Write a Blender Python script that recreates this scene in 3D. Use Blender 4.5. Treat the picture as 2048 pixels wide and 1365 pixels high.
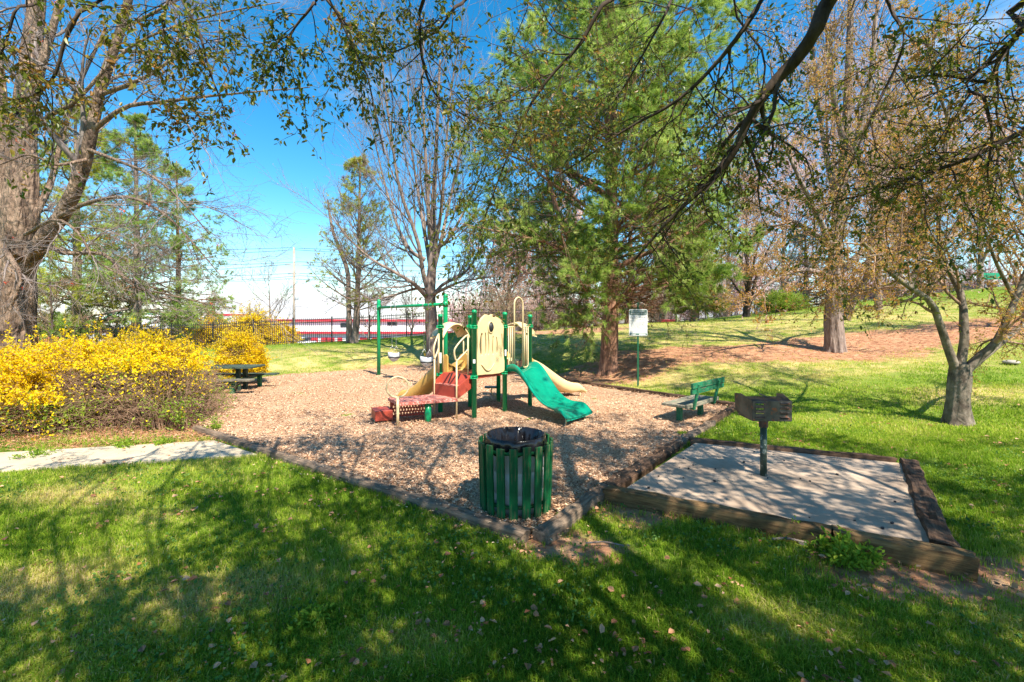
import bpy, math, random
import numpy as np
from mathutils import Vector, Matrix
for o in list(bpy.data.objects): bpy.data.objects.remove(o)
S = bpy.context.scene
COL = S.collection
R_ = math.radians
# ------------------------------------------------------------------ camera, light, sky
CAMH, F, VX, VY = 1.8, 910.0, 1024.0, 640.0
cam = bpy.data.cameras.new('camera'); co = bpy.data.objects.new('camera', cam); COL.objects.link(co)
co.location = (0, 0, CAMH); co.rotation_euler = (R_(90), 0, 0)
cam.sensor_width = 36; cam.lens = F/2048*36; cam.shift_y = -(682.5-VY)/2048
cam.clip_start = .05; cam.clip_end = 2000
S.camera = co
SUN = Vector((.53*math.cos(R_(52)), -.85*math.cos(R_(52)), math.sin(R_(52)))).normalized()
sl = bpy.data.lights.new('sun', 'SUN'); so = bpy.data.objects.new('sun', sl); COL.objects.link(so)
sl.energy = 5.0; sl.angle = R_(.55); sl.color = (1, .915, .76)
so.rotation_euler = (-SUN).to_track_quat('-Z', 'Y').to_euler()
S.view_settings.view_transform = 'Standard'; S.view_settings.look = 'None'
S.view_settings.exposure = 1.22; S.view_settings.gamma = 1
W = bpy.data.worlds.new('World'); S.world = W; W.use_nodes = True
nt = W.node_tree; nt.nodes.clear()
def wn(t, **k):
    n = nt.nodes.new(t)
    for a, b in k.items(): setattr(n, a, b)
    return n
out = wn('ShaderNodeOutputWorld'); bg = wn('ShaderNodeBackground'); bg.inputs['Strength'].default_value = .095
sky = wn('ShaderNodeTexSky', sky_type='NISHITA', sun_disc=False)
sky.sun_elevation = math.asin(SUN.z); sky.sun_rotation = math.atan2(SUN.x, SUN.y)
sky.air_density = 1.0; sky.dust_density = .25; sky.ozone_density = 2.2
hs = wn('ShaderNodeHueSaturation'); hs.inputs['Saturation'].default_value = 1.42; hs.inputs['Value'].default_value = 1.2
hs.inputs['Hue'].default_value = .49
tc = wn('ShaderNodeTexCoord'); sep = wn('ShaderNodeSeparateXYZ')
nt.links.new(tc.outputs['Generated'], sep.inputs[0])
mp = wn('ShaderNodeMapping'); mp.inputs['Scale'].default_value = (1.3, 1.3, 7.5)
nt.links.new(tc.outputs['Generated'], mp.inputs['Vector'])
noi = wn('ShaderNodeTexNoise'); noi.inputs['Scale'].default_value = 2.1; noi.inputs['Detail'].default_value = 7; noi.inputs['Roughness'].default_value = .55
nt.links.new(mp.outputs[0], noi.inputs['Vector'])
rz = wn('ShaderNodeMapRange', interpolation_type='SMOOTHSTEP'); rz.inputs['From Min'].default_value = .02; rz.inputs['From Max'].default_value = .095
rz.inputs['To Min'].default_value = .235; rz.inputs['To Max'].default_value = -.10
nt.links.new(sep.outputs['Z'], rz.inputs['Value'])
ad = wn('ShaderNodeMath', operation='ADD'); nt.links.new(noi.outputs['Fac'], ad.inputs[0]); nt.links.new(rz.outputs[0], ad.inputs[1])
cr = wn('ShaderNodeMapRange', interpolation_type='SMOOTHSTEP'); cr.inputs['From Min'].default_value = .52; cr.inputs['From Max'].default_value = .86
nt.links.new(ad.outputs[0], cr.inputs['Value'])
mx = wn('ShaderNodeMix', data_type='RGBA'); mx.inputs['B'].default_value = (5.6, 5.9, 6.2, 1)
nt.links.new(cr.outputs[0], mx.inputs['Factor'])
nt.links.new(sky.outputs[0], hs.inputs['Color']); nt.links.new(hs.outputs[0], mx.inputs['A'])
nt.links.new(mx.outputs['Result'], bg.inputs['Color']); nt.links.new(bg.outputs[0], out.inputs[0])

# ------------------------------------------------------------------ helpers
def Wp(px, py, Y): return np.array([(px-VX)/F*Y, Y, CAMH-(py-VY)/F*Y])
def gp(px, py, z=0.):
    Y = F*(CAMH-z)/(py-VY); return np.array([(px-VX)/F*Y, Y, z])
ORG = {}
def tag(o, label=None, cat=None, group=None, kind=None):
    if label: o['label'] = label
    if cat: o['category'] = cat
    if group: o['group'] = group
    if kind: o['kind'] = kind
    return o
def thing(name, label, cat, loc=(0, 0, 0), rotz=0, group=None, local=False):
    o = bpy.data.objects.new(name, None); COL.objects.link(o)
    o.location = tuple(float(c) for c in loc); o.rotation_euler = (0, 0, rotz); o.empty_display_size = .2
    ORG[o.name] = np.zeros(3) if local else np.array(loc, float)
    return tag(o, label, cat, group)
def mkmesh(name, V, quads=None, tris=None, smooth=False, rnd=None):
    V = np.asarray(V, np.float32); me = bpy.data.meshes.new(name)
    nq = 0 if quads is None else len(quads); nt_ = 0 if tris is None else len(tris)
    me.vertices.add(len(V)); me.vertices.foreach_set('co', V.ravel())
    L = []; ls = []
    if nq: L.append(np.asarray(quads).ravel()); ls.append(np.arange(nq)*4)
    if nt_: L.append(np.asarray(tris).ravel()); ls.append(nq*4+np.arange(nt_)*3)
    L = np.concatenate(L).astype(np.int32); ls = np.concatenate(ls).astype(np.int32)
    me.loops.add(len(L)); me.loops.foreach_set('vertex_index', L)
    me.polygons.add(nq+nt_); me.polygons.foreach_set('loop_start', ls)
    me.polygons.foreach_set('use_smooth', np.full(nq+nt_, smooth, bool))
    if rnd is not None:
        a = me.attributes.new('rnd', 'FLOAT', 'POINT'); a.data.foreach_set('value', np.asarray(rnd, np.float32))
    me.update(calc_edges=True)
    return me
def link(name, me, mat, parent=None, bevel=0):
    o = bpy.data.objects.new(name, me); COL.objects.link(o)
    if mat is not None: me.materials.append(mat)
    if parent is not None:
        o.parent = parent; ORG[o.name] = ORG[parent.name]
    if bevel:
        b = o.modifiers.new('bevel', 'BEVEL'); b.width = bevel; b.segments = 2; b.limit_method = 'ANGLE'; b.angle_limit = R_(40)
    return o
def arr(name, V, quads, tris, mat, parent=None, smooth=False, rnd=None):
    V = np.asarray(V, float)
    if parent is not None: V = V-ORG[parent.name]
    return link(name, mkmesh(name, V, quads, tris, smooth, rnd), mat, parent)

class MB:
    def __init__(s): s.v = []; s.f = []; s.n = 0; s.sm = []
    def add(s, V, Fc, smooth=False):
        V = [tuple(map(float, p)) for p in V]
        s.v += V; s.f += [tuple(i+s.n for i in q) for q in Fc]; s.sm += [smooth]*len(Fc); s.n += len(V); return s
    def box(s, c, d, M=None):
        c = np.array(c, float); h = np.array(d, float)/2
        V = [np.array([x, y, z])*h for x in (-1, 1) for y in (-1, 1) for z in (-1, 1)]
        if M is not None: V = [np.array(M) @ v for v in V]
        return s.add([c+v for v in V], [(0, 1, 3, 2), (4, 6, 7, 5), (0, 4, 5, 1), (2, 3, 7, 6), (0, 2, 6, 4), (1, 5, 7, 3)])
    def beam(s, p, q, w, h, up=(0, 0, 1)):
        p = np.array(p, float); q = np.array(q, float); d = q-p; L = np.linalg.norm(d); d = d/L
        u = np.array(up, float); a = np.cross(u, d); a /= np.linalg.norm(a); b = np.cross(d, a)
        return s.box((p+q)/2, (w, L, h), np.array([a, d, b]).T)
    def prism(s, poly, z0, z1):
        n = len(poly); V = [(p[0], p[1], z0) for p in poly]+[(p[0], p[1], z1) for p in poly]
        return s.add(V, [tuple(range(n))[::-1], tuple(range(n, 2*n))]+[(i, (i+1) % n, n+(i+1) % n, n+i) for i in range(n)])
    def tube(s, pts, r, n=10, caps=True, closed=False):
        P = np.array(pts, float); m = len(P); r = np.ones(m)*r
        if closed: T = np.roll(P, -1, 0)-np.roll(P, 1, 0)
        else: T = np.gradient(P, axis=0)
        T /= np.linalg.norm(T, axis=1)[:, None]
        a = np.cross(T[0], (0, 0, 1.)) if abs(T[0][2]) < .9 else np.cross(T[0], (1., 0, 0)); a /= np.linalg.norm(a)
        V = []
        for i in range(m):
            a = a-T[i]*np.dot(a, T[i]); a /= np.linalg.norm(a); b = np.cross(T[i], a)
            for k in range(n):
                t = 2*math.pi*k/n; V.append(P[i]+r[i]*(a*math.cos(t)+b*math.sin(t)))
        Fc = []
        for i in range(m if closed else m-1):
            j = (i+1) % m
            for k in range(n): Fc.append((i*n+k, i*n+(k+1) % n, j*n+(k+1) % n, j*n+k))
        s.add(V, Fc, True)
        if caps and not closed:
            o = s.n-m*n
            s.f += [tuple(o+k for k in range(n))[::-1], tuple(o+(m-1)*n+k for k in range(n))]; s.sm += [False, False]
        return s
    def lathe(s, prof, c=(0, 0, 0), n=24, capt=True, capb=True):
        V = []; m = len(prof)
        for (r, z) in prof:
            for k in range(n):
                t = 2*math.pi*k/n; V.append((c[0]+r*math.cos(t), c[1]+r*math.sin(t), c[2]+z))
        Fc = [(i*n+k, i*n+(k+1) % n, (i+1)*n+(k+1) % n, (i+1)*n+k) for i in range(m-1) for k in range(n)]
        s.add(V, Fc, True); o = s.n-m*n
        if capb: s.f.append(tuple(o+k for k in range(n))[::-1]); s.sm.append(False)
        if capt: s.f.append(tuple(o+(m-1)*n+k for k in range(n))); s.sm.append(False)
        return s
    def build(s, name, mat, parent=None, bevel=0):
        og = ORG[parent.name] if parent is not None else np.zeros(3)
        V = np.array(s.v)-og
        me = bpy.data.meshes.new(name); me.from_pydata(V.tolist(), [], s.f)
        me.polygons.foreach_set('use_smooth', s.sm); me.update()
        return link(name, me, mat, parent, bevel)
def smooth_path(ctrl, n):
    C = np.array(ctrl, float); m = len(C)
    if m == 2: t = np.linspace(0, 1, n)[:, None]; return C[0]*(1-t)+C[1]*t
    E = np.vstack([2*C[0]-C[1], C, 2*C[-1]-C[-2]]); o = []
    for f in np.linspace(0, m-1, n):
        i = min(int(f), m-2); t = f-i; p0, p1, p2, p3 = E[i:i+4]
        o.append(.5*((2*p1)+(p2-p0)*t+(2*p0-5*p1+4*p2-p3)*t*t+(3*p1-p0-3*p2+p3)*t**3))
    return np.array(o)
def curve_plate(name, outlines, thick, mat, parent, M, bev=.004):
    """flat plate with real holes: 2-D outlines (first the outside), extruded; M maps local to world"""
    cu = bpy.data.curves.new(name, 'CURVE'); cu.dimensions = '2D'; cu.fill_mode = 'BOTH'; cu.extrude = thick/2; cu.bevel_depth = bev; cu.bevel_resolution = 1
    for ol in outlines:
        sp = cu.splines.new('POLY'); sp.points.add(len(ol)-1); sp.use_cyclic_u = True
        for i, p in enumerate(ol): sp.points[i].co = (p[0], p[1], 0, 1)
    t = bpy.data.objects.new('t', cu); COL.objects.link(t); bpy.context.view_layer.update()
    me = bpy.data.meshes.new_from_object(t.evaluated_get(bpy.context.evaluated_depsgraph_get()))
    bpy.data.objects.remove(t)
    me.name = name; me.materials.clear(); me.transform(M)
    og = ORG[parent.name] if parent is not None else np.zeros(3)
    me.transform(Matrix.Translation(-Vector(og)))
    return link(name, me, mat, parent)
def text_mesh(name, body, size, mat, parent, M, thick=.001, align='CENTER', xs=1):
    cu = bpy.data.curves.new(name, 'FONT'); cu.body = body; cu.size = size; cu.extrude = thick; cu.align_x = align
    t = bpy.data.objects.new('t', cu); COL.objects.link(t); bpy.context.view_layer.update()
    me = bpy.data.meshes.new_from_object(t.evaluated_get(bpy.context.evaluated_depsgraph_get())); bpy.data.objects.remove(t)
    me.name = name; me.materials.clear(); me.transform(M @ Matrix.Diagonal((xs, 1, 1, 1)))
    og = ORG[parent.name] if parent is not None else np.zeros(3)
    me.transform(Matrix.Translation(-Vector(og)))
    return link(name, me, mat, parent)
def frame(o, x, y):
    """matrix with local x along x, local y along y, origin o"""
    x = Vector(x).normalized(); y = Vector(y).normalized(); z = x.cross(y).normalized(); y = z.cross(x)
    M = Matrix((x, y, z)).transposed().to_4x4(); M.translation = Vector(o); return M

# ------------------------------------------------------------------ materials
def newmat(name):
    m = bpy.data.materials.new(name); m.use_nodes = True; n = m.node_tree; n.nodes.clear()
    o = n.nodes.new('ShaderNodeOutputMaterial'); return m, n, o
def node(n, t, ins=None, **k):
    x = n.nodes.new(t)
    for a, b in k.items(): setattr(x, a, b)
    for a, b in (ins or {}).items():
        if isinstance(b, bpy.types.NodeSocket): n.links.new(b, x.inputs[a])
        else: x.inputs[a].default_value = b
    return x
def c4(c): return (c[0], c[1], c[2], 1)
def coords(n, scale=(1, 1, 1)):
    t = node(n, 'ShaderNodeTexCoord'); return node(n, 'ShaderNodeMapping', {'Vector': t.outputs['Object'], 'Scale': scale}).outputs[0]
def ramp(n, fac, stops):
    r = node(n, 'ShaderNodeValToRGB', {'Fac': fac}); e = r.color_ramp.elements
    while len(e) < len(stops): e.new(.5)
    for i, (p, c) in enumerate(stops): e[i].position = p; e[i].color = c4(c)
    return r.outputs[0]
def noise(n, vec, sc, det=5, ro=.6): return node(n, 'ShaderNodeTexNoise', {'Vector': vec, 'Scale': sc, 'Detail': det, 'Roughness': ro}).outputs['Fac']
def mixc(n, f, a, b, bt='MIX'):
    x = node(n, 'ShaderNodeMix', data_type='RGBA', blend_type=bt)
    for k, v in (('Factor', f), ('A', a), ('B', b)):
        if isinstance(v, bpy.types.NodeSocket): n.links.new(v, x.inputs[k])
        else: x.inputs[k].default_value = v if k == 'Factor' else c4(v)
    return x.outputs['Result']
def finish(n, o, col, rough=.8, bump=None, bs=.3, bd=.01, metal=0, coat=0, spec=.4):
    p = node(n, 'ShaderNodeBsdfPrincipled', {'Roughness': rough, 'Metallic': metal, 'Coat Weight': coat, 'Specular IOR Level': spec})
    if isinstance(col, bpy.types.NodeSocket): n.links.new(col, p.inputs['Base Color'])
    else: p.inputs['Base Color'].default_value = c4(col)
    if bump is not None:
        b = node(n, 'ShaderNodeBump', {'Height': bump, 'Strength': bs, 'Distance': bd}); n.links.new(b.outputs[0], p.inputs['Normal'])
    n.links.new(p.outputs[0], o.inputs[0]); return p
def paint(name, c, c2=None, rough=.45, sc=9, wear=None, metal=0, bs=.15, w0=.62):
    m, n, o = newmat(name); v = coords(n); f = noise(n, v, sc); c2 = c2 or tuple(x*.8 for x in c)
    col = ramp(n, f, [(.35, c2), (.62, c)])
    if wear:
        g = noise(n, v, sc*3.1, 8, .7); k = node(n, 'ShaderNodeMapRange', {'Value': g, 'From Min': w0, 'From Max': w0+.06}).outputs[0]
        col = mixc(n, k, col, wear)
    finish(n, o, col, rough, noise(n, v, sc*6), bs, .004, metal); return m
def bark(name, c1, c2, s=7, st=.25, bs=.9, bd=.03):
    m, n, o = newmat(name); v = coords(n, (1, 1, st)); f = noise(n, v, s, 8, .7)
    vo = node(n, 'ShaderNodeTexVoronoi', {'Vector': v, 'Scale': s*2.2}, feature='DISTANCE_TO_EDGE').outputs['Distance']
    mul = node(n, 'ShaderNodeMath', {0: f, 1: vo}, operation='MULTIPLY_ADD'); mul.inputs[2].default_value = 0
    h = node(n, 'ShaderNodeMath', {0: f, 1: vo}, operation='ADD').outputs[0]
    col = ramp(n, f, [(.36, c1), (.66, c2)])
    finish(n, o, col, .92, h, bs, bd, spec=.2); return m
def leafmat(name, stops, tr=.42, rough=.5, spec=.25):
    m, n, o = newmat(name); a = node(n, 'ShaderNodeAttribute', attribute_name='rnd').outputs['Fac']
    col = ramp(n, a, stops)
    p = node(n, 'ShaderNodeBsdfPrincipled', {'Base Color': col, 'Roughness': rough, 'Specular IOR Level': spec})
    t = node(n, 'ShaderNodeBsdfTranslucent', {'Color': mixc(n, 1., col, (1, 1, .8), 'MULTIPLY')})
    x = node(n, 'ShaderNodeMixShader', {0: tr, 1: p.outputs[0], 2: t.outputs[0]}); n.links.new(x.outputs[0], o.inputs[0]); return m
def wood(name, c1, c2, rough=.85, s=2.5, wear=None, bs=.8):
    """grain runs along local x of the object"""
    m, n, o = newmat(name); v = coords(n, (.9, 9, 9)); f = noise(n, v, s*1.6, 9, .72)
    w = noise(n, coords(n), 3.1, 4)
    col = ramp(n, f, [(.34, c1), (.62, c2)])
    col = mixc(n, node(n, 'ShaderNodeMapRange', {'Value': w, 'From Min': .4, 'From Max': .7, 'To Max': .55}).outputs[0], col, tuple(x*.45 for x in c1))
    if wear: col = mixc(n, node(n, 'ShaderNodeMapRange', {'Value': noise(n, v, s*4, 6, .7), 'From Min': .56, 'From Max': .62}).outputs[0], col, wear)
    finish(n, o, col, rough, f, bs, .012, spec=.2); return m
M = {}
M['green'] = paint('green_enamel', (.004, .30, .115), (.003, .25, .10), .3, 5, bs=.04)
M['green_dark'] = paint('dark_green_enamel', (.012, .10, .05), None, .4, 9)
M['cream'] = paint('cream_enamel', (.64, .50, .29), (.55, .42, .24), .35, 6, (.4, .24, .12), w0=.68)
M['cream_plastic'] = paint('cream_plastic', (.68, .53, .28), (.60, .46, .24), .42, 3, bs=.08)
M['tan_plastic'] = paint('tan_plastic', (.60, .36, .10), (.55, .33, .09), .42, 3, bs=.08)
M['teal'] = paint('teal_plastic', (.002, .24, .15), (.002, .19, .12), .2, 4, (.015, .32, .22), bs=.05)
M['red'] = paint('red_coating', (.36, .055, .032), (.29, .045, .028), .5, 7, (.45, .13, .09))
M['red_worn'] = paint('worn_red_coating', (.42, .11, .085), (.33, .07, .05), .6, 11, (.62, .34, .28), w0=.5)
M['white'] = paint('white_sticker', (.8, .8, .78), None, .5)
M['black'] = paint('black_rubber', (.02, .02, .022), None, .5)
M['chain'] = paint('zinc_chain', (.5, .5, .5), None, .4, metal=.7)
M['grey_plastic'] = paint('grey_swing_plastic', (.50, .53, .56), None, .45)
M['slat'] = wood('green_slat_paint', (.003, .055, .02), (.007, .15, .048), .55, 1.4, (.10, .09, .05), .35)
M['slat_edge'] = M['slat']
M['galv'] = paint('galvanised_sheet', (.62, .63, .63), (.46, .47, .47), .5, 5, metal=.2)
M['bin_bag'] = paint('black_bin_bag', (.012, .012, .016), None, .18, 9, bs=.4)
M['steel_dark'] = paint('sooty_steel', (.13, .115, .105), (.05, .042, .04), .45, 6, (.28, .09, .045), metal=.5, w0=.57)
M['steel_post'] = paint('grey_green_post', (.05, .08, .06), (.025, .045, .035), .5, 6, (.3, .32, .28), w0=.55)
M['iron'] = paint('black_fence_paint', (.018, .018, .02), None, .5)
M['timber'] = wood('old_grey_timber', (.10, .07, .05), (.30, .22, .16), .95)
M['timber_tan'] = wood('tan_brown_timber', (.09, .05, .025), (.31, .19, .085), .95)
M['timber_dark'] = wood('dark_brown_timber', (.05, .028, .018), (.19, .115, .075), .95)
M['plank_green'] = wood('green_bench_plank', (.012, .11, .055), (.02, .20, .10), .6, 2, (.20, .16, .11), .3)
M['plank_worn'] = wood('worn_green_plank', (.13, .12, .09), (.36, .31, .24), .85, 2.4, (.05, .2, .11), .5)
M['plank_dark'] = wood('weathered_dark_plank', (.02, .05, .04), (.10, .13, .10), .85)
M['bark_maple'] = bark('furrowed_maple_bark', (.07, .045, .035), (.36, .25, .18), 7, .3, 1, .09)
M['bark_grey'] = bark('grey_brown_bark', (.11, .08, .07), (.34, .26, .22), 6, .25)
M['bark_smooth'] = bark('smooth_spotted_bark', (.06, .045, .035), (.29, .24, .19), 4, .7, .7, .03)
M['bark_red'] = bark('reddish_pine_bark', (.12, .06, .04), (.38, .21, .14), 7, .3)
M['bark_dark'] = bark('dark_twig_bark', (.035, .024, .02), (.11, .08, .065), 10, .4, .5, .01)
M['twig_grey'] = bark('pale_twig_bark', (.11, .085, .08), (.30, .25, .23), 9, .4, .3, .01)
M['twig_brown'] = bark('brown_twig_bark', (.16, .09, .06), (.42, .28, .19), 9, .4, .3, .01)
M['twig_pink'] = bark('pinkish_twig_bark', (.30, .18, .18), (.55, .38, .38), 4, .5, .3, .01)
G = lambda *a: [(i/(len(a)-1), c) for i, c in enumerate(a)]
M['pine'] = leafmat('pine_needles', G((.11, .19, .035), (.25, .38, .07), (.40, .52, .12), (.56, .62, .24)), .5)
M['pine_y'] = leafmat('yellowish_pine_needles', G((.26, .30, .04), (.50, .52, .07), (.68, .66, .14)), .55)
M['pine_d'] = leafmat('dark_pine_needles', G((.02, .04, .035), (.05, .09, .06), (.11, .17, .10)), .35)
M['dead'] = leafmat('dead_brown_needles', G((.10, .05, .03), (.22, .11, .06)), .3)
M['spruce'] = leafmat('drooping_spruce_needles', G((.10, .15, .03), (.30, .36, .06), (.48, .50, .10)), .5)
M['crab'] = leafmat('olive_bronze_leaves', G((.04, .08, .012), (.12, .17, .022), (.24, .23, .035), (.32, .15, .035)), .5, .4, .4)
M['bronze'] = leafmat('orange_bronze_leaves', G((.20, .20, .035), (.40, .30, .06), (.56, .25, .07), (.52, .42, .09)), .55)
M['rust'] = leafmat('brown_dry_leaves', G((.22, .08, .04), (.42, .17, .09)), .4)
M['bud_red'] = leafmat('red_maple_blossom', G((.6, .06, .05), (.75, .14, .06)), .5)
M['bud_pink'] = leafmat('pink_buds', G((.55, .34, .34), (.80, .58, .56), (.66, .42, .38)), .55)
M['forsy'] = leafmat('yellow_forsythia_blossom', G((.62, .38, .002), (.85, .62, .004), (.92, .74, .01)), .35)
M['forsy_leaf'] = leafmat('fresh_green_leaves', G((.12, .26, .02), (.28, .42, .04), (.42, .50, .05)), .5)
M['shrub_ol'] = leafmat('olive_shrub_leaves', G((.12, .11, .05), (.24, .24, .10), (.34, .26, .16)), .4)
M['grass'] = leafmat('grass_blades', G((.09, .18, .012), (.20, .34, .02), (.36, .48, .04), (.56, .54, .12), (.70, .54, .28)), .5, .6, .15)
M['clover'] = leafmat('clover_leaves', G((.05, .13, .02), (.10, .22, .04), (.18, .30, .06)), .4)
M['litter'] = leafmat('dry_fallen_leaves', G((.24, .09, .04), (.46, .22, .11), (.64, .40, .25)), .25)
M['chips'] = leafmat('wood_chips', G((.11, .045, .024), (.44, .235, .13), (.70, .45, .28), (.84, .64, .45)), .0, .9, .1)
M['needle_litter'] = leafmat('fallen_pine_needles', G((.26, .105, .05), (.46, .23, .125), (.58, .37, .23)), .0, .9, .1)
# ground
m, n, o = newmat('lawn_soil')
at = lambda a: node(n, 'ShaderNodeAttribute', attribute_name=a).outputs['Fac']
v = coords(n)
gcol = ramp(n, noise(n, v, 3.3, 7, .65), [(.3, (.06, .10, .015)), (.5, (.12, .17, .025)), (.72, (.26, .24, .08))])
gcol = mixc(n, node(n, 'ShaderNodeMapRange', {'Value': noise(n, v, 34, 4, .7), 'From Min': .35, 'From Max': .7}).outputs[0], gcol, (.17, .27, .03))
gcol = mixc(n, node(n, 'ShaderNodeMath', {0: at('dry'), 1: node(n, 'ShaderNodeMapRange', {'Value': noise(n, v, 1.7, 6), 'From Min': .35, 'From Max': .6}).outputs[0]}, operation='MULTIPLY').outputs[0], gcol, (.46, .36, .15))
dcol = ramp(n, noise(n, v, 5.5, 8, .7), [(.3, (.24, .10, .055)), (.5, (.42, .22, .125)), (.7, (.54, .36, .22))])
dm = node(n, 'ShaderNodeMath', {0: at('dirt'), 1: node(n, 'ShaderNodeMapRange', {'Value': noise(n, v, 1.3, 7, .65), 'From Min': .3, 'From Max': .7, 'To Min': -.45, 'To Max': .45}).outputs[0]}, operation='ADD').outputs[0]
dm = node(n, 'ShaderNodeMapRange', {'Value': dm, 'From Min': .35, 'From Max': .62}).outputs[0]
col = mixc(n, dm, gcol, dcol)
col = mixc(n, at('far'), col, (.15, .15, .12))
finish(n, o, col, .95, noise(n, v, 22, 8, .7), .7, .03, spec=.1); M['soil'] = m
m, n, o = newmat('mulch'); v = coords(n)
vo = node(n, 'ShaderNodeTexVoronoi', {'Vector': node(n, 'ShaderNodeMapping', {'Vector': v, 'Scale': (1, 1.7, 1)}).outputs[0], 'Scale': 60, 'Randomness': 1})
f = node(n, 'ShaderNodeSeparateColor', {0: vo.outputs['Color']}).outputs[0]
col = ramp(n, f, [(0, (.18, .07, .04)), (.4, (.50, .27, .15)), (.75, (.70, .45, .285)), (1, (.82, .62, .44))])
col = mixc(n, node(n, 'ShaderNodeMapRange', {'Value': noise(n, v, .9, 6), 'From Min': .45, 'From Max': .65, 'To Max': .5}).outputs[0], col, (.62, .43, .29))
finish(n, o, col, .95, vo.outputs['Distance'], .8, .03, spec=.1); M['mulch'] = m
def concrete(name, c1, c2, sp, dots=(.09, .07, .06), thr=.25):
    m, n, o = newmat(name); v = coords(n); f = noise(n, v, 2.2, 8, .65)
    col = ramp(n, f, [(.35, c1), (.65, c2)])
    vo = node(n, 'ShaderNodeTexVoronoi', {'Vector': v, 'Scale': sp}).outputs['Distance']
    nn = noise(n, v, sp*.35, 2); k = node(n, 'ShaderNodeMath', {0: vo, 1: nn}, operation='ADD').outputs[0]
    k = node(n, 'ShaderNodeMapRange', {'Value': k, 'From Min': thr+.30, 'From Max': thr+.22}).outputs[0]
    col = mixc(n, k, col, dots)
    col = mixc(n, node(n, 'ShaderNodeMapRange', {'Value': noise(n, v, 140, 2), 'From Min': .5, 'From Max': .75, 'To Max': .35}).outputs[0], col, tuple(x*.5 for x in c1))
    finish(n, o, col, .9, noise(n, v, 60, 5), .3, .006, spec=.2); return m
M['path'] = concrete('pale_concrete', (.40, .33, .235), (.54, .46, .34), 24, (.16, .11, .07), .22)
M['slab'] = concrete('grey_concrete', (.32, .235, .175), (.50, .385, .295), 9, (.10, .08, .07), .13)
M['wallwhite'] = paint('white_wall', (.78, .76, .74), (.70, .68, .66), .7, 1)
M['wallred'] = paint('red_trim', (.55, .04, .06), None, .6, 1)
M['brick'] = paint('orange_brick', (.52, .17, .10), (.42, .13, .08), .8, 3)
M['greenroof'] = paint('green_metal_roof', (.14, .42, .28), None, .5, 2)
M['glass'] = paint('dark_glass', (.03, .04, .05), None, .1, 2)
M['asphalt'] = paint('asphalt', (.11, .11, .11), (.08, .08, .08), .9, 3)
M['carwhite'] = paint('white_car_paint', (.72, .73, .75), None, .15, 1, bs=0)
M['tyre'] = paint('tyre_rubber', (.02, .02, .02), None, .8)
M['lampred'] = paint('red_lamp', (.5, .02, .02), None, .2)
M['pole'] = bark('pole_wood', (.25, .20, .16), (.48, .42, .36), 5, .2, .3, .01)
M['pinkred'] = paint('bright_red_skip', (.62, .02, .06), None, .5, 2)
M['signgreen'] = paint('road_sign_green', (.01, .25, .13), None, .4, 2, bs=0)
M['signteal'] = paint('sign_header_grey_green', (.12, .20, .18), None, .5, 3, bs=0)
M['signwhite'] = paint('sign_white', (.74, .74, .74), (.66, .67, .69), .4, 3, bs=0)
M['signtxt'] = paint('sign_text_grey', (.18, .2, .2), None, .5, 3, bs=0)
M['stone'] = paint('grey_stone', (.35, .32, .28), None, .9, 6)

# ------------------------------------------------------------------ terrain
def X_(px, Y): return (px-VX)/F*Y
ctrl = []
def cz(px, py, Y): ctrl.append(tuple(Wp(px, py, Y)))
FENCE = [(-330, 19.4), (100, 21), (575, 22.5), (800, 23.5), (940, 24.7), (1180, 27.7), (1305, 31.7), (1430, 36), (1627, 45), (1850, 55), (2080, 66)]
for a in [(-200, 712, 20), (100, 708, 21), (340, 701, 21.8), (575, 689, 22.5), (800, 676, 23.5), (940, 663, 24.7), (1180, 652, 27.7), (1305, 646.5, 31.7), (1430, 637, 36), (1627, 613, 45), (1850, 594, 55), (2060, 585, 66),
          (1670, 702, 15), (1210, 722, 14.4), (1915, 845, 7.8), (1500, 650, 22), (1900, 640, 18), (2060, 652, 15), (2060, 750, 10.5), (865, 720, 18), (600, 720, 17),
          (1550, 627, 30), (1700, 610, 30), (2000, 581, 30), (2300, 560, 30), (1400, 668, 19), (1800, 672, 16), (2300, 640, 14), (1040, 690, 19), (1200, 672, 21), (1440, 640, 29), (1480, 730, 13), (1800, 760, 10.6), (1600, 770, 11)]: cz(*a)
for p in [(-20, 9, 0), (-20, 14, .05), (-14, 16, .08), (-8, 15.5, .05), (-20, 30, -.4), (0, 30, .6), (-45, 50, -1.5), (-20, 50, -1.5), (0, 50, -1.2), (12, 45, .3), (25, 60, 2), (60, 60, 5), (-90, 110, -3.5), (-45, 110, -3.5), (0, 110, -3.5), (40, 110, -1.5), (90, 110, 2),
          (-300, 300, -4), (0, 300, -4), (300, 300, 0), (-40, 0, 0), (-300, 0, -1), (40, 0, 1.5), (300, 0, 2), (0, -40, 0), (20, 5, .8), (12, 3, .1), (45, 35, 5), (30, 20, 3.2)]: ctrl.append(p)
ctrl = np.array(ctrl); _n = len(ctrl)
_D = np.linalg.norm(ctrl[:, None, :2]-ctrl[None, :, :2], axis=2)
_A = np.zeros((_n+1, _n+1)); _A[:_n, :_n] = -np.sqrt(_D**2+.3)+0; _A[:_n, _n] = 1; _A[_n, :_n] = 1
_w = np.linalg.solve(_A+np.diag([1e-3]*_n+[0]), np.append(ctrl[:, 2], 0))
FLAT = np.array([(-30, -30), (30, -30), (11, 2.), (6.5, 7.), (5.2, 9.5), (3.2, 12.6), (1.2, 16), (-2, 17.8), (-5, 17), (-8.5, 15), (-14, 12.5), (-30, 12)], float)
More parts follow.
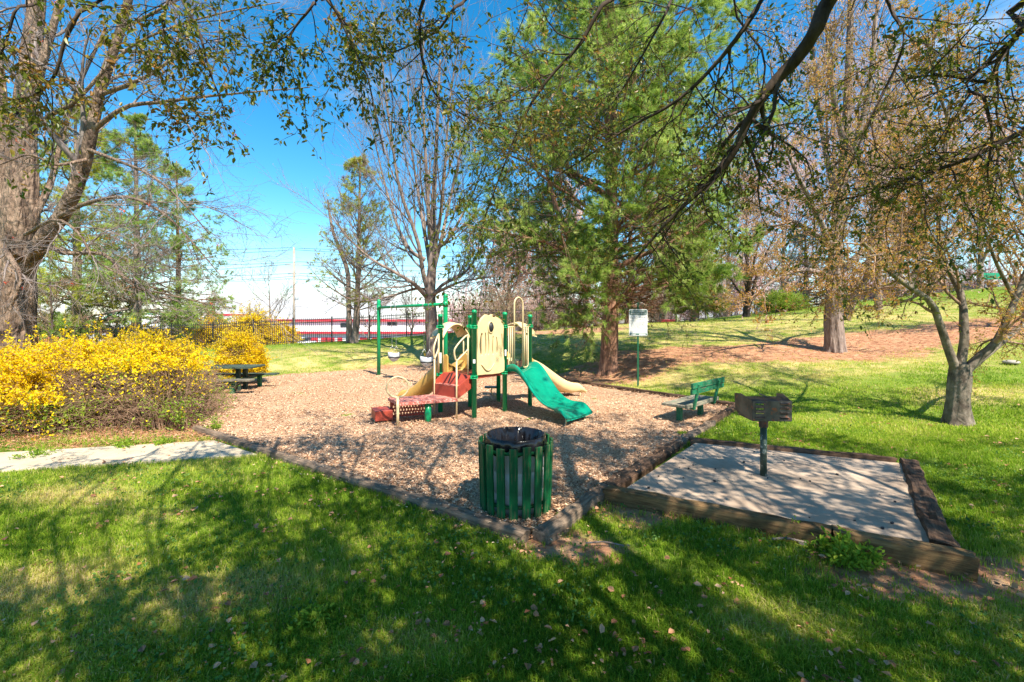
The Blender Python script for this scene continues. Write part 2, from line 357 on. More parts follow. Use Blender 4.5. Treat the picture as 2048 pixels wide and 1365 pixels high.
def poly_dist(X, Y, P):
    d = np.full(X.shape, 1e9); ins = np.zeros(X.shape, bool)
    for i in range(len(P)):
        a = P[i]; b = P[(i+1) % len(P)]; e = b-a; L2 = e@e
        t = np.clip(((X-a[0])*e[0]+(Y-a[1])*e[1])/L2, 0, 1)
        d = np.minimum(d, np.hypot(X-a[0]-t*e[0], Y-a[1]-t*e[1]))
        c = ((a[1] > Y) != (b[1] > Y)) & (X < (b[0]-a[0])*(Y-a[1])/((b[1]-a[1]) if abs(b[1]-a[1]) > 1e-9 else 1e-9)+a[0])
        ins ^= c
    return np.where(ins, -d, d)
def sst(x, a, b): t = np.clip((x-a)/(b-a), 0, 1); return t*t*(3-2*t)
def hgt(X, Y):
    X = np.atleast_1d(np.asarray(X, float)); Y = np.atleast_1d(np.asarray(Y, float)); sh = X.shape; x = X.ravel(); y = Y.ravel()
    z = np.empty(x.shape)
    for i in range(0, len(x), 40000):
        d = np.sqrt((x[i:i+40000, None]-ctrl[:, 0])**2+(y[i:i+40000, None]-ctrl[:, 1])**2)
        z[i:i+40000] = -np.sqrt(d*d+.3)@_w[:_n]+_w[_n]
    z = z*sst(poly_dist(x, y, FLAT), -.1, 2.2)
    return z.reshape(sh)
def hz(x, y): return float(hgt([x], [y])[0])
def base(px, Y, dz=-.16):
    x = X_(px, Y); return np.array([x, Y, hz(x, Y)+dz])
def ell(X, Y, cx, cy, rx, ry, s=.5): return 1-sst(np.hypot((X-cx)/rx, (Y-cy)/ry), 1-s, 1+s)
def dirtmask(X, Y):
    d = np.zeros(X.shape)
    for e in [(7, 14.9, 5.2, 1.5), (12.5, 15.6, 4, 1.8), (3.0, 14.2, 2.4, 1.3), (10.6, 14.6, 2.6, 1.5), (-3.2, 16.8, 2.2, 1.2), (17, 15.5, 4, 2), (2.6, 24, 3.5, 1.6), (-6.5, 7.6, 3.4, 1.2), (3.2, 3.2, 1.1, .35), (1.2, 4.3, .35, .35), (.5, 3.6, .45, .25)]: d = np.maximum(d, ell(X, Y, *e))
    return d
def drymask(X, Y):
    d = np.zeros(X.shape)
    for e in [(-3, 19, 9, 2), (6, 12.4, 6, 1.1), (-6, 17, 5, 1.8), (4, 20, 8, 3), (6, 25, 6, 2), (-3.2, 4.2, .35, .2), (-3.4, 3.0, .8, .35), (9.5, 9.2, 1.5, .7), (12, 22, 12, 6), (9, 17.8, 8, 1.6), (8, 12.6, 7, 1.3), (-1.8, 3.0, .6, .3), (-4.4, 4.6, .7, .3), (1.6, 2.7, .5, .25), (-.6, 2.5, .4, .2), (4.6, 3.2, .5, .3)]: d = np.maximum(d, ell(X, Y, *e, .6))
    return d
gx = np.sinh(np.linspace(-6.3, 6.3, 361))*1.6; gy = np.concatenate([np.linspace(-40, -1, 14), np.linspace(0, 34, 170), 34+np.cumsum(np.geomspace(.3, 60, 60))])
gX, gY = np.meshgrid(gx, gy); gZ = hgt(gX, gY)
near = (np.abs(gX) < 25) & (gY < 30)
gZ += np.where(near, .012*np.sin(gX*3.1+gY*1.3)*np.sin(gY*2.7-gX), 0)-.012
nx, ny = len(gx), len(gy)
ii = (np.arange(ny-1)[:, None]*nx+np.arange(nx-1)).ravel()
me = mkmesh('ground', np.stack([gX, gY, gZ], -1).reshape(-1, 3), np.stack([ii, ii+1, ii+nx+1, ii+nx], 1), None, True)
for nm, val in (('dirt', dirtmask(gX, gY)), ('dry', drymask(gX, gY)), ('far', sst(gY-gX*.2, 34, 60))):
    a = me.attributes.new(nm, 'FLOAT', 'POINT'); a.data.foreach_set('value', val.ravel().astype(np.float32))
tag(link('ground', me, M['soil']), kind='structure')

# ------------------------------------------------------------------ playground surface, path, slab
NEAR = gp(1065, 1085)[:2]; LFT = gp(435, 875)[:2]; RGT = np.array([4.62, 9.36]); BCK = np.array([-1.6, 17.2])
u_left = (LFT-NEAR)/np.linalg.norm(LFT-NEAR)
MUL = np.array([NEAR, RGT, BCK, (-3.6, 17.3), (-5.4, 16.5), (-7.6, 14.6), (-8.6, 12.5), (-9, 9.8), LFT+u_left*2.6])
bb0 = MUL.min(0)-.2; bb1 = MUL.max(0)+.2
xs = np.arange(bb0[0], bb1[0], .16); ys = np.arange(bb0[1], bb1[1], .16)
mX, mY = np.meshgrid(xs, ys); pd = poly_dist(mX, mY, MUL)
soft = np.where(mY > 13, .35, 0)
rg = np.random.default_rng(3)
mZ = .022+.02*np.sin(mX*1.7+1)*np.sin(mY*1.3)+.012*rg.normal(size=mX.shape)+hgt(mX, mY)-.0*pd
mZ = np.where(pd > -.12, mZ-.02-.05*np.clip(pd+.12, 0, 1), mZ)
keep = (pd < .02)
nx = len(xs); q = np.array([(j*nx+i, j*nx+i+1, (j+1)*nx+i+1, (j+1)*nx+i) for j in range(len(ys)-1) for i in range(nx-1) if keep[j, i] and keep[j, i+1] and keep[j+1, i] and keep[j+1, i+1]])
# snap: the straight near edges are hidden under the border timbers
me = mkmesh('mulch_ground', np.stack([mX, mY, mZ+.008], -1).reshape(-1, 3), q, None, True)
tag(link('mulch_ground', me, M['mulch']), kind='structure')
# wood chips
def rect_pieces(pos, ang, L, Wd, tilt, rng):
    n = len(pos); d = np.stack([np.cos(ang), np.sin(ang), rng.normal(0, tilt, n)], 1); s = np.stack([-np.sin(ang), np.cos(ang), rng.normal(0, tilt, n)], 1)
    a = d*L[:, None]/2; b = s*Wd[:, None]/2
    V = np.stack([pos-a-b*.6, pos+a*.9-b, pos+a+b*.7, pos-a*.8+b], 1).reshape(-1, 3)
    return V, np.arange(4*n).reshape(n, 4)
rg = np.random.default_rng(11)
n = 330000
Yc = 3.6+(17.4-3.6)*rg.random(n)**2; Xc = rg.uniform(-1, 1, n)*(1.15*Yc+.3)
k = poly_dist(Xc, Yc, MUL) < -.03
Xc, Yc = Xc[k], Yc[k]; n = len(Xc)
Zc = .034+.02*np.sin(Xc*1.7+1)*np.sin(Yc*1.3)+hgt(Xc, Yc)+rg.random(n)*.02
L = rg.uniform(.008, .03, n)*(1+Yc*.03); V, Q = rect_pieces(np.stack([Xc, Yc, Zc], 1), rg.uniform(0, 6.3, n), L, L*rg.uniform(.25, .55, n), .28, rg)
tag(arr('mulch_chips', V, Q, None, M['chips'], rnd=np.repeat(rg.random(n), 4)), kind='stuff')

pth = MB(); A0, A1 = gp(-420, 972), gp(514, 911.5); B1, B0 = gp(430, 884), gp(-420, 932)
def sheet(m, poly, z0, z1): m.prism([p[:2] for p in poly], z0, z1)
sheet(pth, [A0, A1, B1, B0], -.06, .022)
tag(pth.build('concrete_path', M['path'], bevel=.008), kind='structure')
PZ = .115
pad = [gp(1228, 978, PZ), gp(1893, 1105, PZ), gp(1818, 922, PZ), gp(1385, 880, PZ)]
pc = sum(p[:2] for p in pad)/4
sm = MB(); sheet(sm, [pc+(p[:2]-pc)*.955 for p in pad], -.05, PZ-.022); tag(sm.build('concrete_slab', M['slab'], bevel=.006), kind='structure')

def timber(label, p, q, w, h, mat, z0=-.05, group=None, seed=0):
    """a sawn log lying on the ground, irregular, split ends; grain along local x"""
    p = np.array(p[:2], float); q = np.array(q[:2], float); L = np.linalg.norm(q-p); a = math.atan2(q[1]-p[1], q[0]-p[0])
    o = thing('timber_tmp', None, None, (0, 0, 0), 0, None, True); bpy.data.objects.remove(o)
    rg = np.random.default_rng(seed+7); n = max(6, int(L/.09)); sec = [(-.5, 0), (-.5, .8), (-.42, 1), (-.15, 1.02), (.15, 1.0), (.42, 1), (.5, .8), (.5, 0)]
    V = []; ns = len(sec); jit = rg.normal(0, 1, (n+1, ns, 2)); jit = (jit+np.roll(jit, 1, 0))/1.6
    for i in range(n+1):
        x = -L/2+L*i/n
        for k, (y, z) in enumerate(sec):
            e = .004+.005*(seed % 3 == 2)
            V.append((x+rg.normal(0, .012)*(i in (0, n)), y*w+jit[i, k, 0]*e, z0+z*(h-z0)+jit[i, k, 1]*e*(k not in (0, ns-1))))
    Fq = [(i*ns+k, i*ns+k+1, (i+1)*ns+k+1, (i+1)*ns+k) for i in range(n) for k in range(ns-1)]+[tuple(range(ns)), tuple(n*ns+k for k in range(ns))[::-1]]
    me = bpy.data.meshes.new('border_timber'); me.from_pydata(V, [], Fq); me.update()
    ob = link('border_timber', me, mat); ob.location = (*((p+q)/2), 0); ob.rotation_euler = (0, 0, a)
    return tag(ob, label, 'timber', group)
gT = 'timbers edging the mulch'; gP = 'timbers round the concrete slab'
LE = LFT+u_left*.4
c1 = NEAR+u_left*.05; l1 = NEAR+u_left*2.35; l2 = NEAR+u_left*4.6
timber('grey split border timber running left from the near corner of the mulch', c1, l1, .13, .075, M['timber'], group=gT, seed=1)
timber('grey border timber in the middle of the left mulch edge', l1+u_left*.02, l2, .12, .07, M['timber'], group=gT, seed=3)
timber('grey border timber at the end of the pale concrete path', l2+u_left*.02, LE+u_left*.4, .11, .07, M['timber'], group=gT, seed=4)
u_r = (RGT-NEAR)/np.linalg.norm(RGT-NEAR)
r1 = NEAR+u_r*1.35
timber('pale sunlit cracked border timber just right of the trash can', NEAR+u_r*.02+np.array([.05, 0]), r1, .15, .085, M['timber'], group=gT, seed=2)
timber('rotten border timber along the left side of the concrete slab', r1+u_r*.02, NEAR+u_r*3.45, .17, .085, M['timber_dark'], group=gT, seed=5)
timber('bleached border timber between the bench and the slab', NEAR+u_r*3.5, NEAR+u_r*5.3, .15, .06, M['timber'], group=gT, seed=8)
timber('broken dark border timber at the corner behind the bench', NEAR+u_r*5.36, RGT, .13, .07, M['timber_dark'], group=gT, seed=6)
u_b = (BCK-RGT)/np.linalg.norm(BCK-RGT)
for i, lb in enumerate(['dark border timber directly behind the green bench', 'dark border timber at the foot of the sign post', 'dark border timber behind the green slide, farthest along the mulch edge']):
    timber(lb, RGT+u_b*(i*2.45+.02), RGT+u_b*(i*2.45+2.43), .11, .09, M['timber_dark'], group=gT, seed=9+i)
ex = lambda a, b, s, e: (a[:2]+(b[:2]-a[:2])*s, a[:2]+(b[:2]-a[:2])*e)
fl, fr, br, bl = pad
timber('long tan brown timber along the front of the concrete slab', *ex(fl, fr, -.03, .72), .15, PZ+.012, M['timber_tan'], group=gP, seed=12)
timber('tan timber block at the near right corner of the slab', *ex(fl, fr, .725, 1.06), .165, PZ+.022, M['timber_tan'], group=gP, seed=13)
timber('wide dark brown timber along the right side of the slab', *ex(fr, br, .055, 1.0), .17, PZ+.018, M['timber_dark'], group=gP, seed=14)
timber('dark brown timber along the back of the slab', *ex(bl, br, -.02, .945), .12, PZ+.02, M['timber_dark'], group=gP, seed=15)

# ------------------------------------------------------------------ trash can
tcX, tcY = .035, 4.36
t = thing('trash_can', 'slatted dark green trash can with black bag liner at the mulch corner', 'trash can', (tcX, tcY, 0), 0, None, True)
MB().lathe([(.255, .03), (.265, .2), (.262, .205), (.268, .22), (.268, .4), (.264, .405), (.27, .42), (.272, .62), (.28, .635)], n=40, capt=False).build('drum', M['galv'], t)
MB().tube([(.31*math.cos(a), .31*math.sin(a), .60) for a in np.linspace(0, 2*math.pi, 41)[:-1]], .016, 6, closed=True).build('hoop', M['slat'], t)
MB().tube([(.30*math.cos(a), .30*math.sin(a), .12) for a in np.linspace(0, 2*math.pi, 41)[:-1]], .016, 6, closed=True).build('hoop', M['slat'], t)
bag = MB(); nb = 96; rg = np.random.default_rng(5); ph = rg.uniform(0, 6.3, 6)
prof = [(.292, .575, .02), (.298, .62, .012), (.292, .665, .004), (.287, .705, .001), (.277, .712, .001), (.268, .70, .004), (.255, .64, .02), (.235, .52, .035), (.215, .38, .04), (.20, .2, .04), (.10, .12, .02), (0.001, .11, 0)]
V = []
for (r, z, am) in prof:
    for k in range(nb):
        a = 2*math.pi*k/nb; w = sum(math.sin(a*f+ph[i]+z*2) for i, f in enumerate((7, 11, 17, 23)))*.42
        w = w-abs(math.sin(a*6+ph[5]))*.6
        V.append(((r+am*w)*math.cos(a), (r+am*w)*math.sin(a), z+(am*.9*math.sin(a*9+ph[4]) if z < .6 and r > .28 else 0)))
bag.add(V, [(i*nb+k, i*nb+(k+1) % nb, (i+1)*nb+(k+1) % nb, (i+1)*nb+k) for i in range(len(prof)-1) for k in range(nb)], True)
bag.build('bag_liner', M['bin_bag'], t)
slat_me = None
for k in range(18):
    a = 2*math.pi*(k+.32)/18; hh = .655+.012*math.sin(k*2.7)
    if slat_me is None:
        b = MB(); b.box((.33, 0, 0), (.66, .024, .076))
        me = bpy.data.meshes.new('slat'); me.from_pydata([(x, y, z) for x, y, z in b.v], [], b.f); me.update(); me.materials.append(M['slat']); slat_me = me
    ob = bpy.data.objects.new('slat', slat_me); COL.objects.link(ob); ob.parent = t
    # local x -> up (grain), y -> radial, z -> tangential
    rad = Vector((math.cos(a), math.sin(a), 0)); up = (Vector((0, 0, 1))*.66+rad*.022).normalized(); tan = up.cross(rad).normalized(); rad2 = tan.cross(up)
    Mx = Matrix((up, rad2, tan)).transposed().to_4x4(); Mx.translation = rad*.325+Vector((0, 0, .01*math.sin(k*1.9)))
    ob.matrix_local = Mx
    bm = ob.modifiers.new('bevel', 'BEVEL'); bm.width = .004; bm.segments = 2

# ------------------------------------------------------------------ pedestal grill
gx0 = gp(1527, 951, PZ-.02)
t = thing('pedestal_grill', 'rusty steel park grill on a green and grey post standing on the slab', 'grill', gx0, R_(-3), None, True)
MB().lathe([(.034, -.02), (.034, .55)], n=20).build('post', M['steel_post'], t)
MB().lathe([(.047, .53), (.047, .60), (.062, .605), (.062, .64)], n=20).build('collar', M['steel_dark'], t)
z0, z1, hw, dp = .635, .845, .2, .18
slots = []
for sx in (-.125, .125):
    for j in range(4):
        zc = .03+j*.05; h = .012 if j else .008
        slots.append([(sx-.045, zc-h), (sx+.045, zc-h), (sx+.042, zc+h*.3), (sx+.02, zc+h), (sx-.02, zc+h), (sx-.042, zc+h*.3)])
curve_plate('back_plate', [[(-hw, 0), (hw, 0), (hw, .21), (-hw, .21)]]+slots, .006, M['steel_dark'], t, frame((0, -dp, z0), (1, 0, 0), (0, 0, 1)), .001)
for sx in (-.125, .125):
    lv = MB()
    for j in range(4): lv.box((sx, -dp-.012, z0+.03+j*.05+.013), (.09, .022, .004), np.array(Matrix.Rotation(R_(28), 3, 'X')))
    lv.build('louvre_bank', M['steel_dark'], t)
for s in (-1, 1):
    b = MB(); x = s*hw
    V = [(x, -dp, z0), (x, -dp, z1), (x+s*.02, dp*.2, z1+.045), (x+s*.03, dp, z1+.03), (x+s*.02, dp, z0+.05), (x, dp*.6, z0)]
    V2 = [(a+s*.005, c, d) for a, c, d in V]; nn = 6
    b.add(V+V2, [tuple(range(6)), tuple(range(11, 5, -1))]+[(i, i+6, (i+1) % 6+6, (i+1) % 6) for i in range(6)]).build('side_plate', M['steel_dark'], t)
MB().box((0, 0, z0), (hw*2, dp*2, .008)).build('floor_plate', M['steel_dark'], t)
b = MB()
for i in range(15): b.tube([(-hw+.03+i*.028, -dp+.02, z1-.01), (-hw+.03+i*.028, dp, z1-.01)], .005, 6)
b.tube([(-hw, -dp+.03, z1-.015), (hw, -dp+.03, z1-.015)], .007, 6).tube([(-hw, dp-.05, z1-.015), (hw, dp-.05, z1-.015)], .007, 6)
b.tube([(hw*.5, dp-.05, z1-.01), (hw*.5, dp+.12, z1-.0)], .008, 6)
b.build('grate', M['steel_dark'], t)

# ------------------------------------------------------------------ rules sign
sg = base(1276, 12.35)
t = thing('rules_sign', 'white playground rules sign on a thin dark green post', 'sign', sg, R_(-6), None, True)
MB().box((0, 0, 1.2), (.045, .03, 2.45)).build('post', M['green_dark'], t)
hwS, z0, z1 = .243, 1.50+.02, 2.24
def rr(x0, y0, x1, y1, r, n=5):
    o = []
    for cx, cy, a0 in ((x1-r, y1-r, 0), (x0+r, y1-r, 90), (x0+r, y0+r, 180), (x1-r, y0+r, 270)):
        for k in range(n+1): a = R_(a0+90*k/n); o.append((cx+r*math.cos(a), cy+r*math.sin(a)))
    return o
fy = -.03
pn = curve_plate('panel', [rr(-hwS, z0, hwS, z1, .035)], .004, M['signwhite'], t, frame((0, fy, 0), (1, 0, 0), (0, 0, 1)), .001)
# slight lean of the panel to the right, as in the photo
curve_plate('header', [rr(-hwS+.014, z1-.155, hwS-.014, z1-.014, .02)], .002, M['signteal'], pn, frame((0, fy-.005, 0), (1, 0, 0), (0, 0, 1)), .0002)
curve_plate('footer', [rr(-hwS+.014, z0+.016, hwS-.014, z0+.072, .015)], .002, M['signteal'], pn, frame((0, fy-.005, 0), (1, 0, 0), (0, 0, 1)), .0002)
text_mesh('lettering', 'PLAYGROUND', .068, M['signwhite'], pn, frame((0, fy-.008, z1-.078), (1, 0, 0), (0, 0, 1)), .001, xs=.82)
text_mesh('lettering', 'AND PARK RULES', .062, M['signwhite'], pn, frame((0, fy-.008, z1-.138), (1, 0, 0), (0, 0, 1)), .001, xs=.82)
b = MB(); rg = np.random.default_rng(2)
for i, (xa, xb) in enumerate([(-.13, -.04), (-.2, .18), (-.2, -.02), (-.12, .14), (-.2, -.05), (-.2, .2), (-.2, .19), (-.19, .15), (-.2, .2), (-.2, .02), (-.18, .17), (-.2, .16), (-.19, -.06), (-.19, .2)]):
    z = z1-.19-i*.0305; x = xa
    while x < xb:
        w = rg.uniform(.015, .05); b.box((min(x+w/2, xb), fy-.0065, z), (w, .002, .007)); x += w+.009
b.box((.06, fy-.0065, z1-.19), (.03, .002, .007)); b.build('lettering', M['signtxt'], pn)
MB().box((.11, fy-.0075, z0+.044), (.17, .002, .026)).build('footer_block', M['signwhite'], pn)
MB().box((-.13, fy-.0075, z0+.044), (.13, .002, .02)).build('footer_block', M['signwhite'], pn)

# ------------------------------------------------------------------ bench
t = thing('park_bench', 'green park bench with weathered seat planks facing the play area', 'bench', (3.24, 8.27, 0), math.atan2(.69, .72), None, True)
for j in range(4): MB().box((0, .17-j*.108, .325), (1.3, .098, .045)).build('seat_slat', M['plank_worn'], t, .006)
MB().box((0, -.235, .33), (1.3, .04, .07)).build('seat_slat', M['plank_worn'], t, .006)
for j in range(2): MB().box((.04, -.305-.014*j, .585+j*.098), (1.32, .04, .092)).build('back_slat', M['plank_green'], t, .006)
for s in (-.42, .42):
    MB().box((s, 0, .13), (.085, .085, .36)).build('leg', M['plank_green'], t, .006)
    MB().beam((s, -.255, .26), (s, -.345, .70), .07, .035, (0, 1, 0)).build('back_support', M['plank_green'], t, .005)
    MB().box((s, -.03, .285), (.06, .42, .05)).build('seat_support', M['plank_green'], t)

# ------------------------------------------------------------------ picnic table
t = thing('picnic_table', 'dark green weathered picnic table half hidden behind the forsythia', 'picnic table', (-7.3, 11.35, 0), R_(2), None, True)
for j in range(5): MB().box((0, -.3+j*.15, .63), (1.9, .14, .04)).build('top_plank', M['plank_dark'], t, .005)
for s in (-1, 1):
    for j in range(2): MB().box((.1, s*(.62+.14*j-.07), .37), (2.05, .13, .04)).build('bench_plank', M['plank_worn'] if s < 0 else M['plank_dark'], t, .005)
for x in (-.6, .55):
    for y in (-.16, .16): MB().box((x, y, .29), (.09, .09, .66)).build('post', M['plank_dark'], t, .005)
    MB().box((x+.06, 0, .33), (.05, 1.4, .06)).build('cross_beam', M['plank_dark'], t)
    for s in (-1, 1): MB().box((x+.12, s*.62, .15), (.09, .09, .4)).build('leg', M['plank_green'], t, .005)

# ------------------------------------------------------------------ swing set
sA = np.array([-4.26, 14.55, 0]); sB = np.array([-1.66, 11.35, 0])
t = thing('swing_frame', 'tall green two post swing frame with a single top beam', 'swing set', sA)
for p in (sA, sB):
    q = MB().lathe([(.058, -.05), (.058, 2.40), (.05, 2.43), (.03, 2.45), (.004, 2.455)], p, 18, False).build('post', M['green'], t)
    MB().lathe([(.11, -.01), (.10, .012), (.06, .018)], p, 18, False).build('footing', M['stone'], q)
    MB().lathe([(.063, 2.12), (.063, 2.26)], p, 18).build('bracket', M['green'], q)
up = np.array([0, 0, 2.19]); MB().tube([sA+up, sB+up], .042, 14).build('beam', M['green'], t)
MB().tube([sA+(.35, -.42, .25), sA+(-.04, .05, .02)], .02, 6)
d = (sB-sA)/np.linalg.norm(sB-sA)
for tt, lb in ((.276, 'grey bucket swing nearer the left swing post'), (.768, 'grey bucket swing half hidden behind the climbing frame')):
    c = sA+(sB-sA)*tt
    for e in (-.16, .16):
        MB().lathe([(.05, -.035), (.05, .035)], c+up+d*e, 12).tube([c+up+d*e, c+up+d*e-(0, 0, .11)], .018, 8).build('hanger', M['chain'], t)
    s_ = thing('bucket_swing', lb, 'swing', c+(0, 0, .6), 0, 'bucket swings hanging from the green frame')
    zs = .70
    sh = MB(); nn = 18; V = []
    for (r, z) in ((.165, zs+.11), (.17, zs+.02), (.15, zs-.06), (.10, zs-.12), (.03, zs-.13)):
        for k in range(nn): a = 2*math.pi*k/nn; V.append(c+(r*math.cos(a), r*.8*math.sin(a), z+.02*math.cos(2*a)))
    sh.add(V, [(i*nn+k, i*nn+(k+1) % nn, (i+1)*nn+(k+1) % nn, (i+1)*nn+k) for i in range(4) for k in range(nn)], True)
    bd_ = sh.build('seat', M['grey_plastic'], s_); sol = bd_.modifiers.new('s', 'SOLIDIFY'); sol.thickness = .012
    MB().lathe([(.172, zs-.005), (.176, zs-.0), (.176, zs-.035), (.172, zs-.04)], c, 18, False, False).build('band', M['black'], s_)
    for e in (-.16, .16):
        mid = c+d*e*.9+(0, 0, zs+.32)
        ch = MB(); top = c+up+d*e-(0, 0, .1)
        n_ = 34
        for i in range(n_):
            a = top+(mid-top)*i/n_; b = top+(mid-top)*(i+.9)/n_; sd = np.array([.006, 0, 0]) if i % 2 else np.array([0, .006, 0])
            ch.tube([a-sd, b-sd], .0035, 4, False).tube([a+sd, b+sd], .0035, 4, False)
        for yy in (-.12, .12): ch.tube([mid, c+d*e+(-d[1]*yy, d[0]*yy, zs+.11)], .005, 4)
        ch.build('chain', M['chain'], s_)

# ------------------------------------------------------------------ climbing frame
A = np.array([-.68, 8.19, 0]); B = np.array([-.141, 8.88, 0]); Dd = np.array([.375, 9.47, 0]); C = np.array([-1.36, 8.64, 0]); E = np.array([-.85, 9.25, 0]); Fp = np.array([-.295, 9.93, 0])
u = (Dd-A)/np.linalg.norm(Dd-A); vv = (C-A)/np.linalg.norm(C-A)
DK = .80
PS = thing('climbing_frame', 'playground climbing frame with green posts, red steps and cream and green slides', 'play structure', (A+Fp)/2)
def cl(p, z):
    b = MB()
    for k in (0, .038): b.lathe([(.062, z+k), (.068, z+k+.006), (.068, z+k+.014), (.062, z+k+.02)], p, 18)
    b.box(p+u*.075+(0, 0, z+.03), (.03, .03, .05)); b.box(p+vv*.075+(0, 0, z+.03), (.03, .03, .05)); b.box(p-u*.075+(0, 0, z+.03), (.03, .03, .05)); return b
for i, (p, h) in enumerate(((A, 1.97), (B, 1.94), (Dd, 1.90), (C, 1.90), (E, 1.88), (Fp, 1.87))):
    q = MB().lathe([(.046, -.05), (.046, h-.05), (.049, h-.049), (.049, h-.02), (.04, h), (.02, h+.012), (.002, h+.014)], p, 20, False).build('post', M['green'], PS)
    cl(p, 1.64).build('clamp', M['green'], q); cl(p, DK-.06).build('clamp', M['green'], q)
    st = {0: (1.02, .07, .04), 1: (1.10, .12, .03), 3: (.98, .2, .05)}.get(i)
    if st:
        a0 = -math.pi/2+(.35 if i == 1 else 0.05); b = MB(); V = []; nn = 6
        for k in range(nn+1):
            a = a0+(k/nn-.5)*(st[2]/.046); V += [(p[0]+.0485*math.cos(a), p[1]+.0485*math.sin(a), st[0]), (p[0]+.0485*math.cos(a), p[1]+.0485*math.sin(a), st[0]+st[1])]
        b.add(V, [(2*k, 2*k+2, 2*k+3, 2*k+1) for k in range(nn)], True).build('sticker', M['white'], q)
ins = lambda P, s=.97: [np.mean(P, 0)+(p-np.mean(P, 0))*s for p in P]
for P in ((A, B, E, C), (B, Dd, Fp, E)):
    P2 = [p[:2] for p in ins(P)]; MB().prism(P2, DK-.075, DK).build('deck', M['red'], PS, .006)
# moulded spotted panel between the two front posts
e = (B-A)[:2]; wAB = np.linalg.norm(e); xd = np.array([*e/wAB, 0])
x0, x1 = .065, wAB-.065
ol = [(x0, .0), (x1, .0), (x1, .30), (x1-.015, .55), (x1, .80), (x1-.01, .90), (x1-.07, .99), (x1-.15, 1.035), (x1-.23, 1.05), ((x0+x1)/2+.04, 1.095), ((x0+x1)/2-.04, 1.07), ((x0+x1)/2-.12, 1.09), (x0+.20, 1.075), (x0+.10, 1.0), (x0+.04, .90), (x0+.01, .80), (x0+.025, .5), (x0, .3)]
ol = [tuple(p) for p in smooth_path(np.array(ol+[ol[0]]), 72)[:-1]]
def slot(cx, zb, zt, w, bend):
    L = []; Rr = []
    for k in range(9):
        s = k/8; z = zb+(zt-zb)*s; ww = w*(.35+.65*math.sin(math.pi*min(1, .12+s*.76))); xc = cx+bend*math.sin(math.pi*s*.9+.3)
        L.append((xc-ww, z)); Rr.append((xc+ww, z))
    return Rr+L[::-1]
sl_ = [slot(x0+.12, .34, .76, .042, -.03), slot(x0+.21, .34, .77, .026, .02), slot(x0+.285, .34, .77, .024, .03), slot(x0+.44, .34, .70, .026, -.02), slot(x0+.53, .35, .68, .022, .03), slot(x1-.055, .34, .74, .024, .02)]
pn = curve_plate('moulded_panel', [ol]+sl_, .035, M['cream_plastic'], PS, frame(A+(0, 0, DK+.0), xd, (0, 0, 1)), .006)
nrm = np.array([xd[1], -xd[0], 0])
bc = A+xd*(x0+.36)+(0, 0, DK+.86)
def disc(c, rx, rz, dep, n=20, rings=5):
    V = []
    for i in range(rings+1):
        f = math.cos(i/rings*math.pi/2); g = math.sin(i/rings*math.pi/2)
        for k in range(n): a = 2*math.pi*k/n; V.append(c+xd*rx*f*math.cos(a)+np.array([0, 0, 1])*rz*f*math.sin(a)+nrm*dep*g)
    return V, [(i*n+k, i*n+(k+1) % n, (i+1)*n+(k+1) % n, (i+1)*n+k) for i in range(rings) for k in range(n)]
MB().tube([bc+nrm*.03+xd*.075*math.cos(a)+np.array([0, 0, .105])*math.sin(a) for a in np.linspace(0, 2*math.pi, 25)[:-1]], .014, 8, closed=True).build('bubble_ring', M['cream_plastic'], pn)
MB().add(*disc(bc+nrm*.02, .068, .095, .06), True).build('bubble_window', M['black'], pn)
MB().tube([A+xd*(x0+.1+.36*s)+nrm*.035+(0, 0, DK+.19-.13*math.sin(math.pi*s)) for s in np.linspace(0, 1, 12)], .012, 8).build('moulded_ridge', M['cream_plastic'], pn)
# pipe barrier with tall hoop between the right front posts
e = (Dd-B); wBD = np.linalg.norm(e); xb = e/wBD
def pb(s, z): return B+xb*s+np.array([0, 0, z])+np.array([xb[1], -xb[0], 0])*.02
def upipe(s0, s1, zb, zt): # U shape hanging from the rail
    r = .05; o = [pb(s0, zt), pb(s0, zb+r)]+[pb(s0+r-r*math.cos(a), zb+r-r*math.sin(a)) for a in np.linspace(.3, math.pi/2, 4)]
    o += [pb(s1-r+r*math.sin(a), zb+r-r*math.cos(a)) for a in np.linspace(0, math.pi/2-.3, 4)]+[pb(s1, zb+r), pb(s1, zt)]; return o
b = MB(); b.tube([pb(.05, 1.66), pb(.26, 1.66)], .013, 8).tube([pb(wBD-.26, 1.66), pb(wBD-.05, 1.66)], .013, 8)
b.tube(upipe(.09, .26, DK+.03, 1.66), .013, 8).tube([pb(.15, DK+.04), pb(.15, 1.66)], .011, 8).tube([pb(.205, DK+.04), pb(.205, 1.66)], .011, 8)
b.tube(upipe(wBD-.26, wBD-.09, DK+.03, 1.66), .013, 8).tube([pb(wBD-.15, DK+.04), pb(wBD-.15, 1.66)], .011, 8).tube([pb(wBD-.205, DK+.04), pb(wBD-.205, 1.66)], .011, 8)
b.build('pipe_barrier', M['cream'], PS)
ho = [pb(.26, DK+.05), pb(.26, 2.1)]+[pb(wBD/2-(wBD/2-.26)*math.cos(a), 2.1+.15*math.sin(a)) for a in np.linspace(.2, math.pi-.2, 12)]+[pb(wBD-.26, 2.1), pb(wBD-.26, DK+.05)]
MB().tube(ho, .017, 10).build('hoop_rail', M['cream'], PS)
